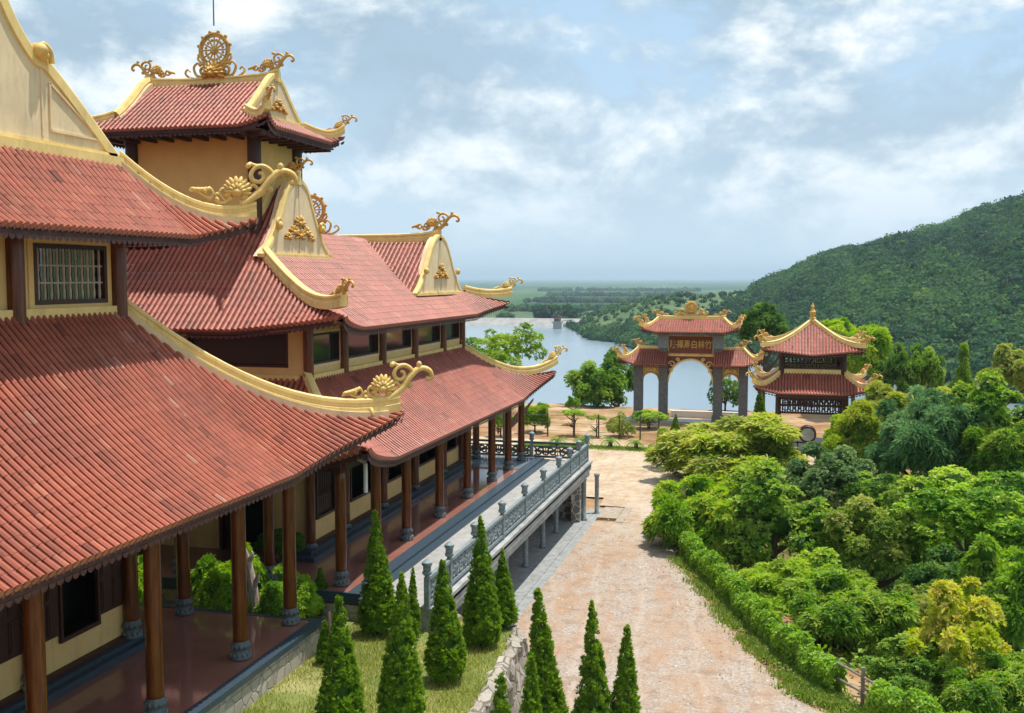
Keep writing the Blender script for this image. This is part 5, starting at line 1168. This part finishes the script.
for a in [
 ('shrub','mixed green and reddish shrub left of the gate','shrub',-12.1,78.5,-2.2,1.2,1.1,'loose','lf_olive',3),
 ('shrub','domed bright yellow green shrub in front of the left gate columns','shrub',-10.5,83.5,-2.1,1.4,.85,'flat','lf_bright',3),
 ('shrub','leafy bright green bush in the courtyard between the halls, behind the porch floor','shrub',-15.6,26.3,.25,1.0,1.25,'big','lf_bright',3),
 ('shrub','second leafy green bush in the courtyard, right of the driftwood stump','shrub',-13.7,26.3,.0,.85,.95,'big','lf_bright',3),
 ('shrub','low bright bush at the left of the courtyard, seen between brown columns','shrub',-18.8,26.3,.2,.8,.9,'big','lf_bright',3),
 ('shrub','dark feathery shrub behind the driftwood stump in the courtyard','shrub',-15.2,29.0,.9,.7,.5,'euca','lf_dark',3)]:
    t=tree(*a)
    if a[4]<30: # courtyard plants stand on the raised lawn
        z=-.8;dz=t.location.z-z;t.location.z=z
        for ch in t.children:
            if ch.name.startswith('crown'): ch.location.z=a[5]-z
            else: ch.scale=(a[6]*.5,a[6]*.5,max(.3,a[5]-z))
# low plants covering the slope between the trees
nm=NM();n=5200;yy=RNG.uniform(26,76,n);xx=np.interp(yy,EDGE_Y,EDGE_X)+.3+RNG.random(n)**.8*np.where(yy<60,19,8);ok=(yy<63)|(xx>5);xx,yy=xx[ok],yy[ok];n=len(xx)
zz_=ground(xx,yy);hh=RNG.uniform(.1,.75,n);cl=np.clip(.45+.2*np.sin(xx*1.3)+.15*np.sin(yy*1.9),0,1)
for j in range(9):
    d=unit(RNG.normal(0,1,(n,3))+np.array([0,0,.7]));b_=np.stack([xx+RNG.normal(0,.22,n),yy+RNG.normal(0,.22,n),zz_+hh*RNG.random(n)],1)
    leaves(nm,b_,d,np.tile([0,0,1.],(n,1))+RNG.normal(0,.3,(n,3)),RNG.uniform(.14,.36,n),RNG.uniform(.07,.16,n),np.clip(cl+RNG.normal(0,.2,n),0,1),(RNG.random(n)<.15)*.6,.25)
struct(part('undergrowth',nm,M['lf_mid'],None,False,True),'stuff')
# conifers
def conifer_mesh(seed,R=.46,H=3.4,n=3600,double=False):
    global RNG;kp=RNG;RNG=np.random.default_rng(seed);nm=NM()
    lobes=[(0,0,R,H,n)]
    if double: lobes=[(-.22,0,R*.8,H*.9,n*6//10),(.26,.1,R*.75,H,n*6//10)]
    for (ox,oy,r0,h0,nn) in lobes:
        prof=lambda t:r0*np.clip((1-t)**.92,0,1)*np.clip(.74+t*2.2,0,1)
        npl=int(330*nn/3600);hp=RNG.random(npl*2)**1.1*.97;hp=hp[RNG.random(len(hp))<np.clip(prof(hp)/r0+.25,0,1)][:npl];npl=len(hp);ap=np.arange(npl)*2.4+RNG.normal(0,.3,npl)
        pr=prof(hp)*RNG.uniform(.80,1.0,npl);pb=RNG.normal(.46,.13,npl);L_=RNG.uniform(.16,.32,npl)*(1-.62*hp)
        k=nn;j_=RNG.integers(0,npl,k);f_=RNG.random(k);wd=.082*np.sin(np.clip(f_*.85+.15,0,1)*PI)**.7*(1-.72*hp[j_])
        dirp=unit(np.stack([np.cos(ap)*.25*(1-hp),np.sin(ap)*.25*(1-hp),np.ones(npl)],1))
        cen=np.stack([ox+pr*np.cos(ap),oy+pr*np.sin(ap),.10+hp*h0],1)[j_]+dirp[j_]*(f_*L_[j_])[:,None]
        off=unit(RNG.normal(0,1,(k,3)));p=cen+off*wd[:,None];out=np.stack([np.cos(ap),np.sin(ap),0*ap],1)[j_];ax=unit(dirp[j_]*.9+off*.55);br=pb[j_]+.28*(f_-.4)
        for j in range(8):
            ph=2*PI*j/8+RNG.uniform(-.4,.4,k);spd=RNG.uniform(.15,.85,k);e1=unit(np.cross(ax,np.array([.31,.2,.4])));e2=np.cross(ax,e1)
            dr=unit(ax*np.cos(spd)[:,None]+(e1*np.cos(ph)[:,None]+e2*np.sin(ph)[:,None])*np.sin(spd)[:,None])
            leaves(nm,p,dr,out+RNG.normal(0,.4,(k,3)),RNG.uniform(.06,.125,k)*(1-.5*hp[j_]),RNG.uniform(.028,.05,k)*(1-.3*hp[j_]),np.clip(br+RNG.normal(0,.10,k),0,1),(RNG.random(k)<.10*(f_>.6))*.7,-.1)
        hs=np.linspace(0,.97,8);nm.lathe([(max(.004,float(prof(np.array(t)))*.60),.15+t*h0*.93) for t in hs],(ox,oy,0),10,rnd=.02)  # solid filler cone, its dark leaf tone stands in for inner shade
    me=nm.mesh('foliage',False,(0,0,0),True);me.materials.append(M['lf_thuja']);RNG=kp;return me
CF=[conifer_mesh(21),conifer_mesh(22,.40),conifer_mesh(23,.52),conifer_mesh(24,.42,3.4,3800,True)]
nm=NM();nm.lathe([(.07,-.3),(.06,.5),(.03,1.4)],n=8);cst=nm.mesh('stem',True);cst.materials.append(M['bark'])
GC='clipped conifers beside the road and lawn'
for (x,y,z,zt,w,k,lab) in [
 (-9.25,20.3,-.8,2.55,1.0,2,'leftmost conifer at the bottom edge of the picture, beside the porch of the near hall'),
 (-8.10,20.9,-.8,2.95,.98,0,'tall conifer at the bottom edge, second from the left'),
 (-10.85,26.4,-.8,2.95,.95,1,'dark slender conifer standing against the near end of the terrace'),
 (-9.95,26.2,-.8,1.5,.66,3,'forked light green conifer close behind the tall second conifer'),
 (-7.95,23.7,-.8,2.55,1.0,2,'broad based conifer alone in the middle of the lawn'),
 (-7.80,26.3,-.8,3.0,1.0,0,'tallest conifer at the far edge of the lawn, before the balustrade'),
 (-7.6,27.9,-.8,1.7,.7,1,'narrow conifer half hidden behind the tall one at the far lawn edge'),
 (-13.2,27.6,-.8,.85,.72,1,'small conifer in the courtyard beside the last porch column'),
 (-11.2,24.0,-.8,.75,.7,3,'little pale conifer between the porch corner and the dark slender conifer'),
 (-5.35,20.6,-3.0,1.55,1.35,3,'twin topped conifer at the foot of the rock wall'),
 (-5.38,24.0,-3.0,1.85,1.15,1,'slightly leaning conifer at the roadside, leftmost of its row'),
 (-4.19,23.5,-3.0,1.75,1.1,0,'pointed conifer at the roadside, in the middle of its row'),
 (-3.54,23.9,-3.0,1.2,.95,1,'shortest roadside conifer, right end of its row')]:
    t=thing('conifer',lab,'conifer',(x,y,z),0,GC);H=(zt-z-.22)/3.5;W={0:.46,1:.40,2:.52,3:.52}[k]
    o=link('foliage',CF[k],t,(0,0,0),random.uniform(0,6.28) if k!=3 else 0);s=w/2/W*1.02;o.scale=(s,s,H);link('stem',cst,t)
    t.rotation_euler=(math.radians(random.uniform(-2,2)),math.radians(-4 if 'leaning' in lab else random.uniform(-1.6,1.6)),0)
# cycads
def cycad_meshes():
    nm=NM();rs=np.random.default_rng(5);B=[];D=[];L=[]
    for i in range(22):
        a=2*PI*i/22+rs.uniform(-.1,.1);e=rs.uniform(.25,1.0);pth=[np.array([math.cos(a)*s*.72,math.sin(a)*s*.72,.42+e*.85*s-.75*s*s]) for s in np.linspace(0,1,9)]
        nm.tube(pth,[.018,.006],4,rnd=.4)
        for p,q in zip(pth[1:-1],pth[2:]):
            t=unit(q-p);sd=unit(np.cross(t,[0,0,1]))
            for s in (-1,1): B.append(p);D.append(unit(sd*s+t*.5+np.array([0,0,.1])));L.append(.17)
    B=np.array(B);D=np.array(D);leaves(nm,B,D,np.tile([0,0,1.],(len(B),1)),np.array(L),np.full(len(B),.05),rs.uniform(.2,.9,len(B)),np.zeros(len(B)),.15)
    me=nm.mesh('fronds',False,(0,0,0),True);me.materials.append(M['lf_mid'])
    n2=NM();n2.lathe([(.16,-.1),(.18,.15),(.14,.42),(.05,.5)],n=10);s=n2.mesh('stump',True);s.materials.append(M['bark']);return me,s
cy=cycad_meshes()
for x,y,lab in ((-17.6,69.5,'cycad nearest the hall, showing just above the dark balustrade'),(-15.75,72.4,'cycad second from the left in the row along the forecourt'),(-13.95,72.9,'cycad right behind the corner lantern post of the terrace'),(-11.95,73.0,'cycad alone in the middle of the forecourt edge'),(-10.05,72.7,'rightmost cycad of the row, nearest the road')):
    t=thing('cycad',lab,'cycad',(x,y,-3),0,'cycads in a row along the forecourt');o=link('fronds',cy[0],t,(0,0,0),random.uniform(0,6));o.scale=(1.1,1.1,1.1);link('stump',cy[1],t)
t=thing('shrub','small blue grey conical shrub right of the domed shrub, before the gate','shrub',(-7.8,78,-3));o=link('foliage',CF[2],t);o.scale=(.95,.95,.56);link('stem',cst,t)
t=thing('conifer','dark columnar conifer standing between the gate and the pavilion','conifer',(-1.7,82,-3));o=link('foliage',CF[2],t);o.scale=(1.25,1.25,1.15);link('stem',cst,t)
# grass verge under the cycads, weeds on the road bank
nm=NM();n=9000;xx=RNG.uniform(-18.5,-9.2,n);yy=72.6+RNG.normal(0,.42,n)-.02*(xx+14)**2*.3;blades(nm,np.stack([xx,yy,np.full(n,-3.0)],1),.13,.03)
struct(part('verge_grass',nm,M['lf_bank'],None,False,True),'stuff')
nm=NM();n=30000;yy=RNG.uniform(27.2,44.5,n);e=np.interp(yy,EDGE_Y,EDGE_X);o_=RNG.normal(-.62,.42,n);dn=np.sin(yy*1.9)+np.sin(yy*4.3+o_*3)+RNG.normal(0,.8,n);kp=(dn>-.15-.9*(o_>-.55))&(o_>-1.75)&(o_<.4)
blades(nm,np.stack([e+o_,yy,np.full(n,-3.0)],1)[kp],.20,.028,.8)
n=5200;yy=RNG.uniform(27.2,44.5,n);e=np.interp(yy,EDGE_Y,EDGE_X);p=np.stack([e+RNG.normal(-.45,.35,n),yy,-2.97+RNG.random(n)*.12],1);d=unit(np.stack([RNG.normal(0,1,n),RNG.normal(0,1,n),RNG.uniform(.1,.9,n)],1))
leaves(nm,p,d,np.tile([0,0,1.],(n,1)),RNG.uniform(.08,.18,n),RNG.uniform(.04,.08,n),RNG.random(n),(RNG.random(n)<.2)*1.0)
struct(part('bank_weeds',nm,M['lf_bank'],None,False,True),'stuff')
# vine hedges and the fence rail between them
def vine_hedge(lab,path,h,w,n,seed):
    rs=np.random.default_rng(seed);P=smooth_path(path,8);seg=np.cumsum(np.r_[0,np.linalg.norm(np.diff(P,axis=0),axis=1)])
    tl=rs.uniform(0,seg[-1],n);c=np.stack([np.interp(tl,seg,P[:,i]) for i in range(3)],1);tg=np.stack([np.interp(tl,seg,np.gradient(P[:,i])) for i in range(3)],1);sd=unit(np.stack([tg[:,1],-tg[:,0],0*tl],1))
    a=rs.uniform(-.15,PI+.15,n);hv=h*(1+.14*np.sin(tl*2.1)+.12*np.sin(tl*5.3+1)+.06*np.sin(tl*13));wv=w*(1+.18*np.sin(tl*3.1+2)+.12*np.sin(tl*7))
    ca,sa=np.cos(a),np.sin(a);sq=1/np.maximum(np.abs(ca),np.abs(sa))**.6
    k=rs.uniform(.82,1.08,n);p=c+sd*(ca*sq*wv*.5*k)[:,None];low=(rs.random(n)<.5);p[:,2]+=np.where(low,rs.uniform(0,1,n)*hv*.8,(.55+.45*sa*sq*k)*hv)
    p=np.where(low[:,None],c+sd*(np.sign(ca)*wv*.5*rs.uniform(.85,1.12,n))[:,None]+np.array([0,0,1])*(rs.uniform(.02,.9,n)*hv)[:,None],p)
    out=unit(sd*ca[:,None]+np.array([0,0,1])*np.clip(sa,0,1)[:,None]*.8+rs.normal(0,.5,(n,3)))
    d=unit(np.stack([rs.normal(0,1,n),rs.normal(0,1,n),rs.normal(-.5,.6,n)],1)+out*.6)
    cl=.42+.2*np.sin(tl*4+p[:,2]*6)+.1*np.sin(tl*11)
    nm=NM();leaves(nm,p,d,out,rs.uniform(.07,.15,n),rs.uniform(.05,.10,n),np.clip(cl+rs.normal(0,.17,n),0,1),(rs.random(n)<.15)*.7,.3)
    nm.sweep([(-w*.32,0),(w*.32,0),(w*.33,h*.66),(w*.18,h*.82),(-w*.18,h*.82),(-w*.33,h*.66)],P[2:-3],rnd=.05)
    o=part('vine_hedge',nm,M['lf_vine'],None,False,True);tag(o,lab,'hedge')
vine_hedge('long vine covered fence hanging with creepers, curving along the right of the road',[(-3.9,44.8,-3.05),(-2.9,42.2,-3.05),(-1.9,39.5,-3.05),(-.55,35.6,-3.05),(.75,32.6,-3.05),(1.75,30.7,-3.05)],1.0,.54,34000,3)
vine_hedge('shorter vine covered fence in the bottom right corner, beyond the bare rails',[(2.62,29.35,-3.15),(3.6,28.75,-3.1),(5.0,27.7,-3.1),(6.6,26.6,-3.1)],1.05,.66,17000,4)
fr=thing('rail_fence','short stretch of bare weathered rails between the two vine covered fences','fence',(2.2,30,-3))
for (a,b) in (((1.7,30.75,-2.0),(2.75,29.35,-2.05)),((1.7,30.75,-2.45),(2.75,29.35,-2.5))):
    nm=NM();nm.tube([a,b],.035,8);part('rail',nm,M['driftgrey'],fr,True)
for p in ((2.35,29.9),):
    nm=NM();nm.box(p[0]-.05,p[1]-.05,-3.3,p[0]+.05,p[1]+.05,-1.75);part('post',nm,M['driftgrey'],fr)
# wire fence behind the cycads
wf=thing('wire_fence','wire fence on thin rusty posts in front of the red earth strip by the lake','fence',(-16,77.5,-3))
xs=[-23.5,-21.6,-19.7,-17.6,-15.55,-13.6,-12.0,-10.4,-9.0]
for x in xs:
    nm=NM();nm.box(x-.05,77.4,-3.1,x+.05,77.5,-1.25);part('post',nm,M['bark'],wf)
for z in (-2.6,-2.0,-1.4):
    nm=NM();nm.tube([(xs[0],77.45,z),(xs[-1],77.45,z)],.012,4);part('wire',nm,M['galv'],wf)
# driftwood stump in the courtyard
nm=NM();X0,Y0=-14.55,25.75
nm.tube(smooth_path([(X0+.25,Y0,-.85),(X0+.22,Y0,0),(X0+.10,Y0,.7),(X0-.02,Y0+.02,1.2),(X0-.10,Y0,1.62)]),[.20,.15,.14,.13,.05],9)
for a,b,c in (((.15,0,.4),(.34,-.08,.75),(.40,-.1,.95)),((.08,0,.85),(-.12,-.08,1.0),(-.2,-.1,1.25)),((.2,0,.1),(.0,-.1,.35),(-.12,-.15,.5)),((.0,0,1.2),(.14,.0,1.35),(.16,0,1.5))): nm.tube(smooth_path([(X0+p[0],Y0+p[1],p[2]) for p in (a,b,c)]),[.09,.07,.03],7)
o=part('driftwood_stump',nm,simple('bleached_driftwood',(.46,.36,.30),.4,5,.85,.6,.03),None,True);tag(o,'twisted pinkish grey driftwood stump among the courtyard bushes','driftwood')
# ------------------------------------------------------------------ sky, sun, haze, camera
SKY_OFF=(20,-3,2)
w=bpy.data.worlds.new('World');scene.world=w;w.use_nodes=True;nt=w.node_tree;bg=nt.nodes['Background']
SD=np.array([.20,.15,1.0]);SD/=np.linalg.norm(SD);EL=math.asin(SD[2]);AZ=math.atan2(SD[0],SD[1])
sky=nt.nodes.new('ShaderNodeTexSky');sky.sky_type='NISHITA';sky.sun_disc=False;sky.sun_elevation=EL;sky.sun_rotation=AZ;sky.air_density=1.2;sky.dust_density=1.5;sky.ozone_density=1.2
tc=nt.nodes.new('ShaderNodeTexCoord');sx=nt.nodes.new('ShaderNodeSeparateXYZ');nt.links.new(tc.outputs['Generated'],sx.inputs[0])
def mth(op,a,b=None,c=None,clamp=False):
    n=nt.nodes.new('ShaderNodeMath');n.operation=op;n.use_clamp=clamp
    for s,v in zip(n.inputs,(a,b,c)):
        if v is None: continue
        if hasattr(v,'links'): nt.links.new(v,s)
        else: s.default_value=v
    return n.outputs[0]
zz=mth('ADD',mth('MULTIPLY',mth('MAXIMUM',sx.outputs['Z'],0),.5),.46);u=mth('DIVIDE',sx.outputs['X'],zz);v=mth('DIVIDE',sx.outputs['Y'],zz)
cb=nt.nodes.new('ShaderNodeCombineXYZ');nt.links.new(u,cb.inputs[0]);nt.links.new(v,cb.inputs[1]);nt.links.new(mth('MULTIPLY',sx.outputs['Z'],2.3),cb.inputs[2])
mpn=nt.nodes.new('ShaderNodeMapping');mpn.inputs['Location'].default_value=SKY_OFF;nt.links.new(cb.outputs[0],mpn.inputs[0])
cv=mpn.outputs[0]
def dnoise(sc,dt,ro,off,dist):
    m_=nt.nodes.new('ShaderNodeMapping');m_.inputs['Location'].default_value=off;nt.links.new(cv,m_.inputs[0])
    n=N(nt,'ShaderNodeTexNoise',Scale=sc,Detail=dt,Roughness=ro,Distortion=dist);nt.links.new(m_.outputs[0],n.inputs['Vector']);return n.outputs['Fac']
big=dnoise(1.1,2,.5,(0,0,0),.2);n1=dnoise(2.9,14,.60,(4,1,0),.15);up_=dnoise(2.9,14,.60,(4.04,1.08,-.09),.15)
dens=mth('ADD',mth('MULTIPLY',n1,.55),mth('MULTIPLY',big,.55))
cover=ramp(nt,dens,[(.45,(0,0,0)),(.485,(.65,.65,.65)),(.54,(1,1,1))])
# thicker cloud is greyer underneath, thin and rising edges catch the light
edge=mth('ADD',mth('MULTIPLY',mth('SUBTRACT',n1,up_),4.4),.5)
lit=mth('ADD',mth('MULTIPLY',edge,.55),mth('MULTIPLY',dnoise(1.5,4,.5,(9,3,1),.3),.5))
ccol=ramp(nt,lit,[(.36,(2.2,2.95,3.65)),(.50,(2.9,3.6,4.2)),(.62,(3.9,4.5,4.9)),(.82,(5.6,5.8,5.9))])
skyc=mix(nt,.8,sky.outputs[0],(2.5,3.6,4.7))
c1=mix(nt,mth('MULTIPLY',cover,.96),skyc,ccol)
hz=ramp(nt,sx.outputs['Z'],[(0,(1,1,1)),(.04,(.75,.75,.75)),(.10,(.28,.28,.28)),(.20,(0,0,0))])
c1=mix(nt,hz,c1,(3.7,4.55,5.25));nt.links.new(c1,bg.inputs[0]);bg.inputs[1].default_value=.15
sl=bpy.data.lights.new('sun','SUN');sl.energy=4.1;sl.angle=math.radians(.55);sl.color=(1,.955,.87);so=link('sun',sl);so.rotation_euler=Vector(SD).to_track_quat('Z','Y').to_euler();so.location=(0,0,60)
hm,nt,b=new_mat('haze_air');nt.nodes.remove(b);vp=nt.nodes.new('ShaderNodeVolumePrincipled');vp.inputs['Color'].default_value=(.66,.85,1,1);vp.inputs['Density'].default_value=.00012;vp.inputs['Anisotropy'].default_value=.1
nt.links.new(vp.outputs[0],nt.nodes['Material Output'].inputs['Volume'])
nm=NM();nm.box(-33000,-33000,-40,33000,33000,190);o=part('haze',nm,hm);struct(o,'stuff')
cam=bpy.data.cameras.new('camera');co=link('camera',cam);co.location=(0,0,9.2);co.rotation_euler=(math.radians(90-4.358),0,math.radians(14.804));cam.sensor_width=36;cam.lens=36*1030/1024;cam.clip_end=120000;cam.clip_start=.1;scene.camera=co
vs=scene.view_settings;vs.view_transform='Standard';vs.look='None';vs.gamma=1;vs.exposure=.38;vs.use_curve_mapping=False
scene.cycles.max_bounces=6;scene.cycles.caustics_reflective=False;scene.cycles.caustics_refractive=False;scene.cycles.volume_bounces=0;scene.cycles.transparent_max_bounces=6
